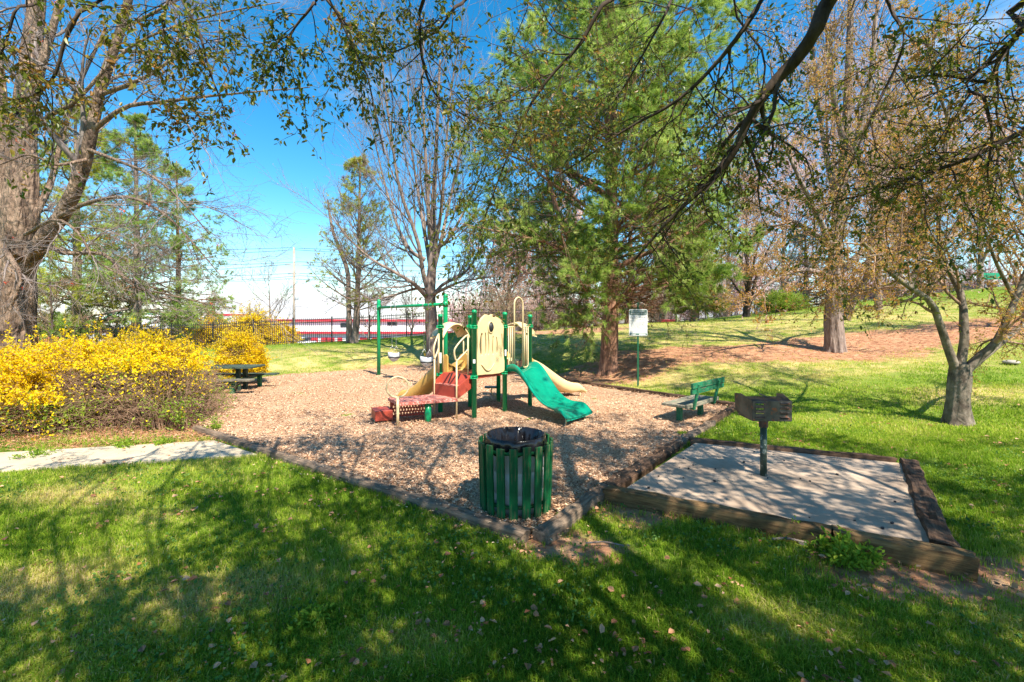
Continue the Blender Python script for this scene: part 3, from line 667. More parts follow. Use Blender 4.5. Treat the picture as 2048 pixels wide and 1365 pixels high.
# hoods and slides
def hood(P, Q, outd):
    P = P.copy(); Q = Q.copy(); L = np.linalg.norm(Q-P); e = (Q-P)/L; nn = 18; b = MB()
    rows = []
    for k in range(nn+1):
        s = k/nn; x = .04+(L-.08)*s; z = 1.46+.27*math.sin(math.pi*s)**.75; rows.append((x, z))
    V = []
    for (x, z) in rows:
        for (dd, dz) in ((-.03, 0), (.16, .03), (.30, .0), (.30, -.03), (.16, -.0), (-.03, -.035)): V.append(P+e*x+outd*dd+np.array([0, 0, z+dz]))
    m = 6
    b.add(V, [(i*m+k, i*m+(k+1) % m, (i+1)*m+(k+1) % m, (i+1)*m+k) for i in range(nn) for k in range(m)]+[tuple(range(m)), tuple(nn*m+k for k in range(m))[::-1]], True)
    h = b.build('slide_hood', M['cream_plastic'], PS)
    for x in (.06, L-.06):
        for dd in (0, .12): MB().tube([P+e*x+outd*dd+(0, 0, DK), P+e*x+outd*dd+(0, 0, 1.5)], .014, 8).build('pipe', M['cream'], h)
hood(C, E, vv); hood(Fp, Dd, u)
def slide(name, start, end, lat, w, mat, label=None, wave=0, z1=.2, lipdrop=.06, rim=.15, leg=True, cheek=None):
    start = np.array(start); end = np.array(end); lat = lat/np.linalg.norm(lat); n = 26; V = []; L = np.linalg.norm(end-start)
    sec = [(-.5, -.05), (-.5, 1), (-.42, 1.02), (-.36, .35), (-.22, 0), (.22, 0), (.36, .35), (.42, 1.02), (.5, 1), (.5, -.05), (.3, -.28), (-.3, -.28)]
    m = len(sec)
    for i in range(n+1):
        s = i/n; p = start+(end-start)*s
        z = DK-.01-(DK-z1)*(sst(np.array(s), .04, .86))+wave*math.sin(s*2*math.pi*1.55)
        if s > .93: z -= lipdrop*((s-.93)/.07)**2
        rm = rim*(.75+.45*math.sin(s*math.pi*2.2+.4) if wave else 1)*(1-.75*sst(np.array(s), .86, 1.))
        fl = w*(1+.12*sst(np.array(s), .75, .95))
        for (a, h) in sec: V.append(p+lat*a*fl+np.array([0, 0, z+h*rm]))
    b = MB().add(V, [(i*m+k, i*m+(k+1) % m, (i+1)*m+(k+1) % m, (i+1)*m+k) for i in range(n) for k in range(m)]+[tuple(range(m)), tuple(n*m+k for k in range(m))[::-1]], True)
    o = b.build(name, mat, PS); 
    if label: o['label'] = label
    sub = o.modifiers.new('sub', 'SUBSURF'); sub.levels = 1; sub.render_levels = 1
    if leg:
        for s in (-.4, .4):
            p = end-(end-start)*.06+lat*w*s; MB().tube([p+(0, 0, -.03), p+(0, 0, z1-.02)], .014, 8).build('slide_leg', M['cream'], o)
    if cheek:
        for s in (-1, 1):
            q = start+lat*s*w*.5; dr = (end-start)/L
            V = [q-dr*.06+(0, 0, DK-.02), q+dr*.30+(0, 0, DK-.05), q+dr*.26+(0, 0, DK+.12), q+dr*.12+(0, 0, DK+.30), q-dr*.02+(0, 0, DK+.34), q-dr*.06+(0, 0, DK+.30)]
            V2 = [x+lat*s*.025 for x in V]
            MB().add(V+V2, [tuple(range(6)), tuple(range(11, 5, -1))]+[(i, i+6, (i+1) % 6+6, (i+1) % 6) for i in range(6)], False).build('cheek', cheek, o, .01)
    return o
slide('slide', (B+Dd)/2-(vv*.02), np.array([1.17, 7.84, 0]), u, .78, M['teal'], 'wavy glossy green plastic slide', .035, .19, .05, .13)
slide('slide', (C+E)/2, np.array([-2.28, 9.72, 0]), u, .5, M['tan_plastic'], 'tan slide sloping away behind the steps', 0, .16, .04, .2, True, M['tan_plastic'])
slide('slide', (Fp+Dd)/2, np.array([1.50, 10.72, 0]), vv, .5, M['cream_plastic'], 'cream slide on the far side of the green slide', 0, .17, .05, .2, True, M['tan_plastic'])
# steps
P0 = np.array([-1.90, 7.56, 0]); P1 = np.array([-.95, 7.99, 0]); P2 = np.array([-1.46, 8.44, 0]); P3 = np.array([-2.2, 8.06, 0])
ZP = .42
MB().prism([p[:2] for p in (P0+(.03, 0, 0), P1, P2, P3)], ZP-.055, ZP).build('transfer_platform', M['red_worn'], PS, .005)
a0, c0 = A+(C-A)*.08, A+(C-A)*.92
for (p, q) in ((P1, a0), (P2, c0)):
    w_ = vv*.012
    V = [p-w_+(0, 0, ZP), q-w_+(0, 0, DK-.23), q-w_+(0, 0, DK+.0), p-w_+(0, 0, ZP+.21)]; V2 = [x+w_*2 for x in V]
    MB().add(V+V2, [(0, 1, 2, 3), (7, 6, 5, 4), (0, 4, 5, 1), (1, 5, 6, 2), (2, 6, 7, 3), (3, 7, 4, 0)]).build('stringer', M['red'], PS)
def quadslab(P, th, name, mat, par=PS):
    P = [np.array(p, float) for p in P]; nn = np.cross(P[1]-P[0], P[3]-P[0]); nn /= np.linalg.norm(nn); V = P+[p-nn*th for p in P]
    return MB().add(V, [(0, 1, 2, 3), (7, 6, 5, 4), (0, 4, 5, 1), (1, 5, 6, 2), (2, 6, 7, 3), (3, 7, 4, 0)]).build(name, mat, par)
z_ = lambda p, z: p+np.array([0, 0, z])
P1i, P2i = P1+(P2-P1)*.03, P1+(P2-P1)*.97
quadslab([z_(P1i, ZP+.002), z_(P1i, ZP+.205), z_(P2i, ZP+.205), z_(P2i, ZP+.002)], .012, 'riser', M['red'])
am, cm = P1i+(a0-P1i)*.62, P2i+(c0-P2i)*.62
quadslab([z_(P1i, ZP+.2), z_(am, ZP+.2), z_(cm, ZP+.2), z_(P2i, ZP+.2)], .012, 'tread', M['red_worn'])
rs = quadslab([z_(am, ZP+.2), z_(a0, DK-.0), z_(c0, DK-.0), z_(cm, ZP+.2)], .012, 'riser', M['red'])
for s in (.38, .66):
    l0, l1 = am+(cm-am)*s, a0+(c0-a0)*s; MB().beam(z_(l0, ZP+.215), z_(l1, DK+.012), .035, .006).build('slot', M['black'], rs)
# green support post, ring rail, lower step, perforated panel
gq = gp(856, 848); MB().lathe([(.057, -.05), (.057, ZP-.055)], gq, 20).build('platform_post', M['green'], PS)
rp = P0; ring = [rp+np.array([.17*math.cos(a), .05*math.cos(a), .68+.17*math.sin(a)]) for a in np.linspace(0, 2*math.pi, 33)[:-1]]
MB().tube(ring, .016, 8, closed=True).tube([z_(rp, -.04), z_(rp, .51)], .024, 10).build('ring_rail', M['cream'], PS)
lc = np.array([-2.28, 7.98, 0]); rot = np.array(Matrix.Rotation(math.atan2(.46, .95), 3, 'Z'))
MB().box(lc+(0, 0, .155), (.30, .42, .17), rot).build('lower_step', M['red'], PS, .008)
MB().tube([lc+(-.1, -.1, -.03), lc+(-.1, -.1, .1)], .012, 6).build('step_leg', M['cream'], PS)
hol = []
for i in range(11):
    for j in range(4):
        cx = .06+i*.052+(j % 2)*.02; cy = .05+j*.062
        hol.append([(cx+.014*math.cos(a), cy+.022*math.sin(a)) for a in np.linspace(0, 2*math.pi, 9)[:-1]])
curve_plate('perforated_riser', [[(0, 0), (.66, 0), (.66, .28), (0, .28)]]+hol, .006, M['red'], PS, frame(lc+(.12, .08, .08), (.94, .32, 0), (0, 0, 1)), .001)
hol = []
for i in range(8):
    for j in range(5):
        cx = .05+i*.052+(j % 2)*.02; cy = .05+j*.06; hol.append([(cx+.014*math.cos(a), cy+.022*math.sin(a)) for a in np.linspace(0, 2*math.pi, 9)[:-1]])
# loop handrails
for q, leg in ((A+vv*.09-u*.06, P1+vv*.03), (C-vv*.03-u*.07, P2-vv*.03)):
    dl = leg-q
    pts = [z_(q, 1.52), z_(q+dl*.25, 1.50), z_(q+dl*.75, 1.40), z_(q+dl*1.12, 1.30), z_(q+dl*1.20, 1.24), z_(q+dl*1.16, 1.16), z_(leg, 1.08), z_(q+dl*.6, 1.15), z_(q+dl*.12, 1.24), z_(q, 1.27)]
    MB().tube(smooth_path(pts, 30), .016, 8).tube([z_(leg, -.04), z_(leg, 1.10)], .016, 8).tube([z_(q, DK), z_(q, 1.54)], .015, 8).build('handrail', M['cream'], PS)
# little stool seat on the far post
sc_ = Fp-u*.1-vv*.02
st = MB().box(z_(Fp+(-.17, -.02, 0), .335), (.26, .24, .025)).build('stool_seat', M['green_dark'], PS, .006)
MB().tube(smooth_path([z_(Fp+(-.14, -.02, 0), .32), z_(Fp+(-.16, -.02, 0), .24), z_(Fp+(-.1, -.01, 0), .15), z_(Fp, .12)], 10), .014, 8).build('bracket', M['cream'], st)

# ------------------------------------------------------------------ fence
fp = np.array([(X_(p, Y), Y) for p, Y in FENCE]); fpath = smooth_path(fp, 400)
cum = np.append(0, np.cumsum(np.linalg.norm(np.diff(fpath, axis=0), axis=1)))
PANEL = 1.83; nb_ = int(cum[-1]//PANEL)
pos = np.stack([np.interp(np.arange(nb_+1)*PANEL, cum, fpath[:, i]) for i in (0, 1)], 1); pz = hgt(pos[:, 0], pos[:, 1])
t = thing('metal_fence', 'long black metal picket fence running behind the whole lawn', 'fence', (*pos[0], pz[0]))
FH = 1.2
for i in range(nb_+1):
    p = pos[i]; MB().box((p[0], p[1], pz[i]+.62), (.055, .055, 1.32)).box((p[0], p[1], pz[i]+1.29), (.068, .068, .02)).build('post', M['iron'], t)
for i in range(nb_):
    a = np.array([*pos[i], pz[i]]); b_ = np.array([*pos[i+1], pz[i+1]]); b = MB()
    for h in (.12, FH-.17, FH-.02): b.beam(a+(0, 0, h), b_+(0, 0, h), .026, .032)
    npk = 19
    for k in range(1, npk):
        q = a+(b_-a)*k/npk; b.box(q+(0, 0, .04+FH/2), (.017, .017, FH)); 
        V = [q+(sx*.0085, sy*.0085, .04+FH) for sx, sy in ((-1, -1), (1, -1), (1, 1), (-1, 1))]+[q+(0, 0, .09+FH)]
        b.add(V, [(0, 1, 4), (1, 2, 4), (2, 3, 4), (3, 0, 4)])
    b.build('picket_panel', M['iron'], t)

# ------------------------------------------------------------------ vegetation kit
def nrm_(v): return v/np.maximum(np.linalg.norm(v, axis=-1, keepdims=True), 1e-9)
def tubes(P, R, k):
    N, m, _ = P.shape; T = nrm_(np.gradient(P, axis=1)); ref = np.where(np.abs(T[:, :1, 2:3]) < .8, np.array([0, 0, 1.]), np.array([1., 0, 0]))
    a = nrm_(np.cross(T, ref)); b = np.cross(T, a)
    th = 2*np.pi*np.arange(k)/k
    V = P[:, :, None]+R[:, :, None, None]*(a[:, :, None]*np.cos(th)[:, None]+b[:, :, None]*np.sin(th)[:, None])
    i = np.arange(m-1)[:, None]*k; j = np.arange(k); q = np.stack([i+j, i+(j+1) % k, i+k+(j+1) % k, i+k+j], -1).reshape(-1, 4)
    Q = (q[None]+(np.arange(N)*m*k)[:, None, None]).reshape(-1, 4)
    return V.reshape(-1, 3), Q
def join(parts):
    Vs = []; Qs = []; o = 0
    for V, Q in parts: Vs.append(V); Qs.append(Q+o); o += len(V)
    return np.concatenate(Vs), np.concatenate(Qs)
def spawn(Br, per, t0, t1, Lf, ang, n, rng, rr=.6, rend=.003, up=0., wig=.12, flat=0., rel=True, rmax=9, alt=False, out=None, outw=0):
    P, Rr = Br; N, m, _ = P.shape; idx = np.repeat(np.arange(N), per)
    t = t0+(t1-t0)*((np.tile(np.arange(per), N)+rng.random(N*per))/per)
    f = t*(m-1); i = np.clip(f.astype(int), 0, m-2); a = (f-i)[:, None]
    pos = P[idx, i]*(1-a)+P[idx, i+1]*a; tan = nrm_(P[idx, i+1]-P[idx, i]); rad = Rr[idx, i]*(1-a[:, 0])+Rr[idx, i+1]*a[:, 0]
    pl = np.linalg.norm(np.diff(P, axis=1), axis=2).sum(1)[idx] if rel else 1
    L = (Lf(t) if callable(Lf) else Lf)*pl*rng.uniform(.65, 1.3, len(t))
    rv = rng.normal(size=(len(t), 3)); rv[:, 2] *= (1-flat); pr = nrm_(np.cross(np.cross(tan, rv), tan))
    an = np.radians(rng.uniform(ang[0], ang[1], len(t)))[:, None]
    d = nrm_(np.cos(an)*tan+np.sin(an)*pr)
    if out is not None: d = nrm_(d+nrm_(pos-out)*outw)
    C = np.empty((len(t), n, 3)); C[:, 0] = pos; p = pos.copy()
    for s in range(1, n):
        d = nrm_(d+rng.normal(0, wig, d.shape)+np.array([0, 0, up])); p = p+d*(L/(n-1))[:, None]; C[:, s] = p
    r0 = np.minimum(rad*rr, rmax); s = np.linspace(0, 1, n)[None]; Rc = np.maximum(r0[:, None]*(1-s)+rend*s, rend*.8)
    return C, Rc
def paths(lst, n=14):
    """lst of (control points [(x,y,z)..], r0, r1)"""
    P = np.stack([smooth_path(c, n) for c, _, _ in lst]); R = np.stack([a+(b-a)*np.linspace(0, 1, n)**.8 for _, a, b in lst]); return P, R
def trunk_mesh(pts, radii, k=30, m=60, flare=.5, rough=.05, seed=0, lobes=6, flh=.32):
    P = smooth_path(pts, m); R = np.interp(np.linspace(0, 1, m), np.linspace(0, 1, len(radii)), radii)
    rng = np.random.default_rng(seed); T = nrm_(np.gradient(P, axis=0)); a = nrm_(np.cross(T, (0, 1., 0))); b = np.cross(T, a)
    h = np.linalg.norm(P-P[0], axis=1); th = 2*np.pi*np.arange(k)/k; ph = rng.uniform(0, 6.3, 8)
    fl = flare*np.exp(-h/flh*2.2)[:, None]*(1+.45*np.sin(th*lobes+ph[0])+.25*np.sin(th*(lobes+5)+ph[1]))
    rg_ = rough*(np.sin(th*9+ph[2]+h[:, None]*.9+np.sin(h*2)[:, None])+.7*np.sin(th*15+ph[3]-h[:, None]*1.4)+.6*np.sin(h[:, None]*5+th*3+ph[4]))+rough*.35*rng.normal(size=(m, k))+rough*.8*np.abs(np.sin(th*(k//3)/2+ph[5]+np.sin(h[:, None]*2.2+th*2)*1.5))
    RR = R[:, None]*(1+fl+rg_*.6)
    V = P[:, None]+RR[..., None]*(a[:, None]*np.cos(th)[:, None]+b[:, None]*np.sin(th)[:, None])
    i = np.arange(m-1)[:, None]*k; j = np.arange(k); q = np.stack([i+j, i+(j+1) % k, i+k+(j+1) % k, i+k+j], -1).reshape(-1, 4)
    return V.reshape(-1, 3), q
def leafpos(Br, per, t0, t1, rng, spread=.02):
    P, R = Br; N, m, _ = P.shape; idx = np.repeat(np.arange(N), per); t = rng.uniform(t0, t1, N*per); f = t*(m-1); i = np.clip(f.astype(int), 0, m-2); a = (f-i)[:, None]
    return P[idx, i]*(1-a)+P[idx, i+1]*a+rng.normal(0, spread, (N*per, 3)), nrm_(P[idx, i+1]-P[idx, i])
def leaves(pos, d, size, rng, aspect=.5, droop=-.2, sv=.3):
    n = len(pos); ax = nrm_(d*.5+rng.normal(size=(n, 3))*.75+np.array([0, 0, droop])); sd = nrm_(np.cross(ax, rng.normal(size=(n, 3)))); up = np.cross(sd, ax)
    s = (size*rng.uniform(1-sv, 1+sv, n))[:, None]; w = s*aspect
    V = np.stack([pos, pos+ax*s*.45+sd*w*.5+up*s*.08, pos+ax*s, pos+ax*s*.5-sd*w*.5+up*s*.08], 1).reshape(-1, 3)
    return V, np.arange(4*n).reshape(n, 4)
def leaves6(pos, d, size, rng, aspect=.42, droop=-.3):
    n = len(pos); ax = nrm_(d*.5+rng.normal(size=(n, 3))*.7+np.array([0, 0, droop])); sd = nrm_(np.cross(ax, rng.normal(size=(n, 3))*.6+np.array([0, 0, 1.]))); up = np.cross(sd, ax)
    s = (size*rng.uniform(.6, 1.3, n))[:, None]; w = s*aspect
    V = np.stack([pos, pos+ax*s*.35+sd*w*.5+up*s*.1, pos+ax*s*.72+sd*w*.38+up*s*.06, pos+ax*s-up*s*.08, pos+ax*s*.72-sd*w*.38+up*s*.06, pos+ax*s*.35-sd*w*.5+up*s*.1], 1).reshape(-1, 3)
    b = np.arange(n)[:, None]*6; Q = np.concatenate([b+np.array([0, 1, 2, 3]), b+np.array([0, 3, 4, 5])])
    return V, Q
def tufts(pos, d, L, cnt, w, rng, cone=.75):
    n = len(pos); P = np.repeat(pos, cnt, 0); D = np.repeat(d, cnt, 0); ax = nrm_(D*.9+rng.normal(size=P.shape)*cone); sd = nrm_(np.cross(ax, rng.normal(size=P.shape)))
    l = (L*rng.uniform(.6, 1.2, len(P)))[:, None]; V = np.stack([P-sd*w/2, P+sd*w/2, P+ax*l+np.array([0, 0, -.015])], 1).reshape(-1, 3)
    return V, np.arange(3*len(P)).reshape(-1, 3)
def clump(pos, rng, cnt, base_=None, amp=.35):
    """colour value per element, clumpy in space"""
    r = .5+.5*np.sin(pos[:, 0]*1.9+1)*np.sin(pos[:, 1]*1.7+2)*np.sin(pos[:, 2]*2.3)
    v = np.clip(.5+(r-.5)*amp*2+rng.normal(0, .22, len(pos)), 0, 1); return np.repeat(v, cnt)
def tree_obj(name, label, cat, b0, group=None): return thing(name, label, cat, b0, 0, group)

def conifer(label, b0, H, z0, rad, whorls, per, matN, matB, trunk_r, seed, group=None, shape=None, twigs=(9, 5), nd=12, nl=.13, nw=.006, lowbare=0., up=.05, tiltlow=-5, tilthigh=35, lean=(0, 0), bare_mat=None, flare=.45, name='pine_tree', tipr=.35, sparse=1., droop=0, cone=.75, cl=.35, tw0=.25, tn=2):
    rng = np.random.default_rng(seed); t = tree_obj(name, label, 'tree', b0, group); b0 = np.array(b0)
    top = b0+np.array([lean[0], lean[1], H]); mid = b0+np.array([lean[0]*.4+.1, lean[1]*.4, H*.45])
    tv, tq = trunk_mesh([b0, b0*.7+mid*.3+np.array([.05, 0, 0]), mid, top], [trunk_r, trunk_r*.82, trunk_r*.55, .03], flare=flare, seed=seed, rough=.06)
    arr('trunk', tv, tq, None, matB, t, True)
    ax = smooth_path([b0, b0*.7+mid*.3+np.array([.05, 0, 0]), mid, top], 60)
    L1 = []; R1 = []; hh = []
    shape = shape or (lambda s: rad*(1-s)**.6*(.75+.5*min(1, s*4)))
    for w in range(whorls):
        s = (w+rng.random()*.6)/whorls; z = z0+(H-z0)*s; c = ax[int(min(59, z/H*59))]
        a0 = rng.uniform(0, 6.3)
        for k in range(per):
            a = a0+2*math.pi*k/per+rng.normal(0, .25); L = shape(s)*rng.uniform(.65, 1.15); el = R_(tiltlow+(tilthigh-tiltlow)*s+rng.normal(0, 7))
            d = np.array([math.cos(a)*math.cos(el), math.sin(a)*math.cos(el), math.sin(el)]); pts = [c]
            p = c.copy()
            for q in range(8): d = nrm_(d+rng.normal(0, .07, 3)+np.array([0, 0, up])); p = p+d*L/8; pts.append(p.copy())
            L1.append(pts); r = max(.012, trunk_r*.26*(L/rad)*(1-s*.4)); R1.append(r*(1-np.linspace(0, 1, 9))+.006); hh.append(s)
    B1 = (np.array(L1), np.array(R1)); hh = np.array(hh)
    B2 = spawn(B1, twigs[0], tw0, 1., lambda t_: .42*(1.25-t_), (35, 65), 5, rng, .5, .004, up, .12, .55)
    B3 = spawn(B2, twigs[1], .25, 1., .5, (25, 60), 3, rng, .6, .0035, up, .15, .3)
    arr('branches', *join([tubes(*B1, 6), tubes(*B2, 4), tubes(*B3, 3)]), None, matB, t, True)
    h3 = np.repeat(np.repeat(hh, twigs[0]), twigs[1])
    k = rng.random(len(h3)) < np.clip((h3-lowbare)/max(lowbare, .05)+.25, .12, 1)*sparse if lowbare else rng.random(len(h3)) < sparse
    if cl: mp3 = B3[0].mean(1); k &= (np.sin(mp3[:, 0]*2.3+seed+1.5*np.sin(mp3[:, 2]*1.1))*np.sin(mp3[:, 1]*2.1+1)*1.0+np.sin(mp3[:, 2]*3.1+mp3[:, 0])*.45+rng.normal(0, .18, len(k))) > -cl
    S3 = (B3[0][k], B3[1][k])
    pos, d = leafpos(S3, tn, .1 if tn > 2 else .3, 1, rng, .012); p2 = S3[0][:, -1]; d2 = nrm_(S3[0][:, -1]-S3[0][:, -2]); pos = np.concatenate([pos, p2]); d = np.concatenate([d, d2])
    if droop: d = nrm_(d+np.array([0, 0, -droop]))
    V, T = tufts(pos, d, nl, nd, nw, rng, cone); arr('crown', V, None, T, matN, t, rnd=clump(pos, rng, nd*3))
    if bare_mat is not None:
        kk = (~k) & (rng.random(len(k)) < .35); S4 = (B3[0][kk], B3[1][kk])
        if kk.any():
            pos, d = leafpos(S4, 1, .4, 1, rng, .01); V, T = tufts(pos, d, nl*.8, max(5, nd//2), nw, rng); arr('dead_needles', V, None, T, bare_mat, t, rnd=clump(pos, rng, max(5, nd//2)*3))
    return t
def broad(name, label, b0, trunk, limbs, lv, matT, matB, seed, leaf=None, cat='tree', group=None, flare=.5, rough=.05, extra=None, trunk_k=30, sides=(8, 5, 3, 3)):
    """trunk=(pts,radii); limbs=[(pts,r0,r1)]; lv=list of spawn kwargs per level; leaf=(per,t0,t1,size,mat[,aspect])"""
    rng = np.random.default_rng(seed); t = tree_obj(name, label, cat, b0, group)
    tv, tq = trunk_mesh(trunk[0], trunk[1], flare=flare, seed=seed, rough=rough, k=trunk_k); arr('trunk', tv, tq, None, matT, t, True)
    Bs = [paths(limbs, 14)]
    o = arr('limbs', *tubes(*Bs[0], 12), None, matT, t, True)
    parts = []
    for i, kw in enumerate(lv):
        kw = dict(kw); src = kw.pop('src', -1); b_ = spawn(Bs[src], rng=rng, **kw); Bs.append(b_); parts.append(tubes(*b_, sides[min(i, 3)]))
    arr('branches', *join(parts), None, matB, t, True)
    for i, lf in enumerate([leaf] if isinstance(leaf, tuple) else (leaf or [])):
        per, t0, t1, size, mt = lf[:5]; asp = lf[5] if len(lf) > 5 else .5; frac = lf[6] if len(lf) > 6 else 1
        src = Bs[-1]
        if frac < 1: kk = rng.random(len(src[0])) < frac; src = (src[0][kk], src[1][kk])
        pos, d = leafpos(src, per, t0, t1, rng, size*.4); V, Q = leaves(pos, d, size, rng, asp); arr('crown' if i == 0 else 'blossom', V, Q, None, mt, t, rnd=clump(pos, rng, 4))
    return t

# ------------------------------------------------------------------ trees in the park
w = lambda Y, *pts: [Wp(*(p if len(p) == 3 else (p[0], p[1], Y))) for p in pts]
# big old maple at the left edge
Y0 = 9.6; b0 = base(26, Y0)
trk = [b0, Wp(30, 640, Y0), Wp(34, 520, Y0), Wp(42, 420, Y0), Wp(48, 250, Y0+.3), Wp(70, 40, Y0+.6), Wp(95, -220, Y0+1)]
limbs = [(w(Y0, (45, 545), (85, 480, 9.4), (128, 425, 9.2), (165, 340, 9.0), (182, 270, 8.9), (200, 180, 8.8), (235, 80, 8.7), (262, -20, 8.6), (300, -180, 8.4)), .17, .05),
         (w(Y0, (52, 480), (70, 430), (100, 370, 10), (118, 300, 10.3), (150, 190, 10.6), (210, 60, 11)), .09, .03),
         (w(Y0, (20, 470), (8, 330), (2, 200), (-10, 40)), .2, .07),
         (w(Y0, (30, 430), (-40, 300), (-120, 160)), .2, .06),
         (w(Y0, (40, 300, 9.8), (75, 160), (110, 40), (150, -120)), .12, .04),
         (w(9.4, (62, 500), (95, 492, 9.1), (130, 508, 8.8), (175, 506, 8.6), (215, 512, 8.4), (240, 545, 8.3), (270, 575, 8.2), (340, 590, 8.2), (420, 610, 8.2)), .055, .012),
         (w(9.0, (120, 432), (180, 405, 8.6), (260, 395, 8.3), (330, 430, 8.2), (380, 480, 8.2), (440, 550, 8.3)), .045, .008),
         (w(8.9, (184, 262), (250, 215, 8.6), (320, 205, 8.4), (400, 195, 8.2), (500, 185, 8.2), (620, 175, 8.4)), .05, .008),
         (w(8.9, (178, 300), (230, 320, 8.5), (300, 350, 8.2), (360, 400, 8.1), (420, 470, 8.1)), .04, .008),
         (w(8.8, (200, 190), (280, 160, 8.4), (340, 120, 8.2), (360, 70, 8.2), (400, 10, 8.2)), .045, .008),
         (w(9.0, (60, 262), (110, 225, 8.7), (150, 205, 8.5), (240, 110, 8.4), (330, 60, 8.3), (450, 25, 8.3), (560, 5, 8.5)), .05, .008),
         (w(8.7, (240, 60), (300, 30, 8.6), (370, -5, 8.6), (470, -20, 8.7)), .04, .01),
         (w(9.4, (40, 520), (10, 500, 8.8), (30, 530, 8.4), (40, 560, 8.2), (20, 620, 8.1)), .07, .02),
         (w(9.2, (50, 470), (110, 440, 8.2), (160, 470, 7.8), (190, 520, 7.7), (260, 560, 7.7)), .035, .008),
         (w(8.9, (172, 320), (110, 330, 8.3), (60, 310, 8), (0, 330, 7.9)), .035, .008)]
broad('maple_tree', 'huge old maple with furrowed trunk and mostly bare limbs at the left edge', b0, (trk, [.34, .31, .28, .27, .20, .15, .10]), limbs,
      [dict(per=8, t0=.15, t1=1, Lf=.34, ang=(25, 60), n=9, rr=.5, rend=.004, wig=.16, up=-.01), dict(per=9, t0=.1, t1=1, Lf=.42, ang=(20, 55), n=6, rr=.5, rend=.0025, wig=.18, up=.0), dict(per=7, t0=.1, t1=1, Lf=.5, ang=(20, 55), n=4, rr=.6, rend=.0018, wig=.16, up=.02)],
      M['bark_maple'], M['twig_grey'], 1, leaf=[(1, .9, 1, .02, M['rust'], .6, .25), (5, .8, 1, .035, M['bud_red'], .6, .006)], flare=.25, rough=.075, trunk_k=64)
# bare vase-shaped maple behind the swings
Y0 = 18; b0 = base(866, Y0)
trk = [b0, Wp(863, 640, Y0), Wp(860, 590, Y0), Wp(864, 530, Y0), Wp(866, 430, Y0), Wp(872, 300, Y0), Wp(880, 120, Y0)]
L = lambda a, r, *p: (w(Y0, *p), a, r)
limbs = [L(.11, .02, (858, 590), (845, 540, 17.8), (835, 480, 17.5), (800, 380, 17), (785, 290, 16.8), (770, 180, 16.5), (760, 80, 16.4)), L(.10, .02, (862, 560), (880, 490), (900, 400, 18.5), (925, 280, 19), (940, 150, 19.3)),
         L(.10, .02, (862, 540), (850, 470, 18.5), (835, 380, 19), (820, 270, 19.3), (815, 150, 19.5)), L(.09, .015, (864, 520), (880, 440, 17.5), (890, 330, 17), (900, 200, 16.8), (920, 70, 16.6)),
         L(.10, .015, (858, 600), (830, 570, 17.3), (790, 545, 17), (745, 520, 16.6), (700, 480, 16.3), (660, 430, 16)), L(.09, .012, (862, 600), (885, 570), (930, 545, 18), (960, 500, 18), (985, 430, 18)),
         L(.07, .012, (856, 580), (830, 578, 17.5), (790, 590, 17), (745, 600, 16.5), (720, 585, 16.3)), L(.08, .012, (864, 590), (895, 575, 17), (930, 562, 16.4), (985, 555, 16)),
         L(.09, .012, (850, 520), (820, 500), (790, 440, 18.6), (765, 350, 19), (745, 260, 19.4), (730, 190, 19.6)), L(.09, .012, (868, 500), (895, 480), (930, 420, 18.5), (960, 350, 18.9), (985, 250, 19)), L(.1, .015, (860, 480), (856, 400, 17.6), (850, 290, 17.3), (845, 160, 17), (848, 60, 17))]
mp_ = broad('bare_maple', 'bare vase-shaped tree standing right behind the swing frame', b0, (trk, [.25, .225, .21, .16, .10, .07, .04]), limbs,
      [dict(per=11, t0=.15, t1=1, Lf=.36, ang=(15, 45), n=8, rr=.5, rend=.006, wig=.10, up=.10), dict(per=8, t0=.1, t1=1, Lf=.4, ang=(15, 45), n=6, rr=.55, rend=.005, wig=.12, up=.08), dict(per=6, t0=.1, t1=1, Lf=.5, ang=(15, 45), n=3, rr=.6, rend=.004, wig=.12, up=.06)],
      M['bark_grey'], M['twig_grey'], 2, leaf=(1, .9, 1, .03, M['bud_pink'], .6, .3), flare=.6)
# big white pine
Y0 = 14.4; b0 = base(1216, Y0)
conifer('large bright green pine in the middle of the slope', b0, 19.5, 5.0, 4.9, 26, 5, M['pine'], M['bark_red'], .28, 3, shape=lambda s: 4.9*(.62+.5*math.sin(min(1, s*3.4)*math.pi/2))*(1-s**2.4*.8)*.9, twigs=(15, 8), nd=20, nl=.19, nw=.011, tn=4, lowbare=.06, up=.04, cone=.42, cl=.42, tw0=.24, tiltlow=6, tilthigh=40, bare_mat=M['dead'], flare=.4)
# a few heavy crooked limbs of the same pine
pin = bpy.data.objects['pine_tree']
lim = [(w(Y0, (1212, 560), (1180, 530, 14.1), (1140, 480, 13.8), (1118, 430, 13.6), (1105, 390, 13.5), (1090, 330, 13.4)), .13, .05), (w(Y0, (1218, 548), (1260, 522, 14.0), (1310, 500, 13.8), (1370, 470, 13.6), (1430, 430, 13.5)), .10, .03),
       (w(Y0, (1220, 585), (1290, 575, 14), (1370, 560, 13.6), (1460, 550, 13.4)), .05, .015), (w(Y0, (1222, 588), (1260, 596, 13.8), (1310, 612, 13.4), (1400, 640, 13.0)), .035, .01), (w(Y0, (1208, 545), (1150, 535, 14), (1080, 548, 13.7), (1020, 540, 13.5)), .05, .015), (w(Y0, (1208, 590), (1150, 580, 14), (1080, 590, 13.6), (1010, 600, 13.5)), .04, .012)]
Bl = paths(lim, 14); arr('limbs', *tubes(*Bl, 12), None, M['bark_red'], pin, True)
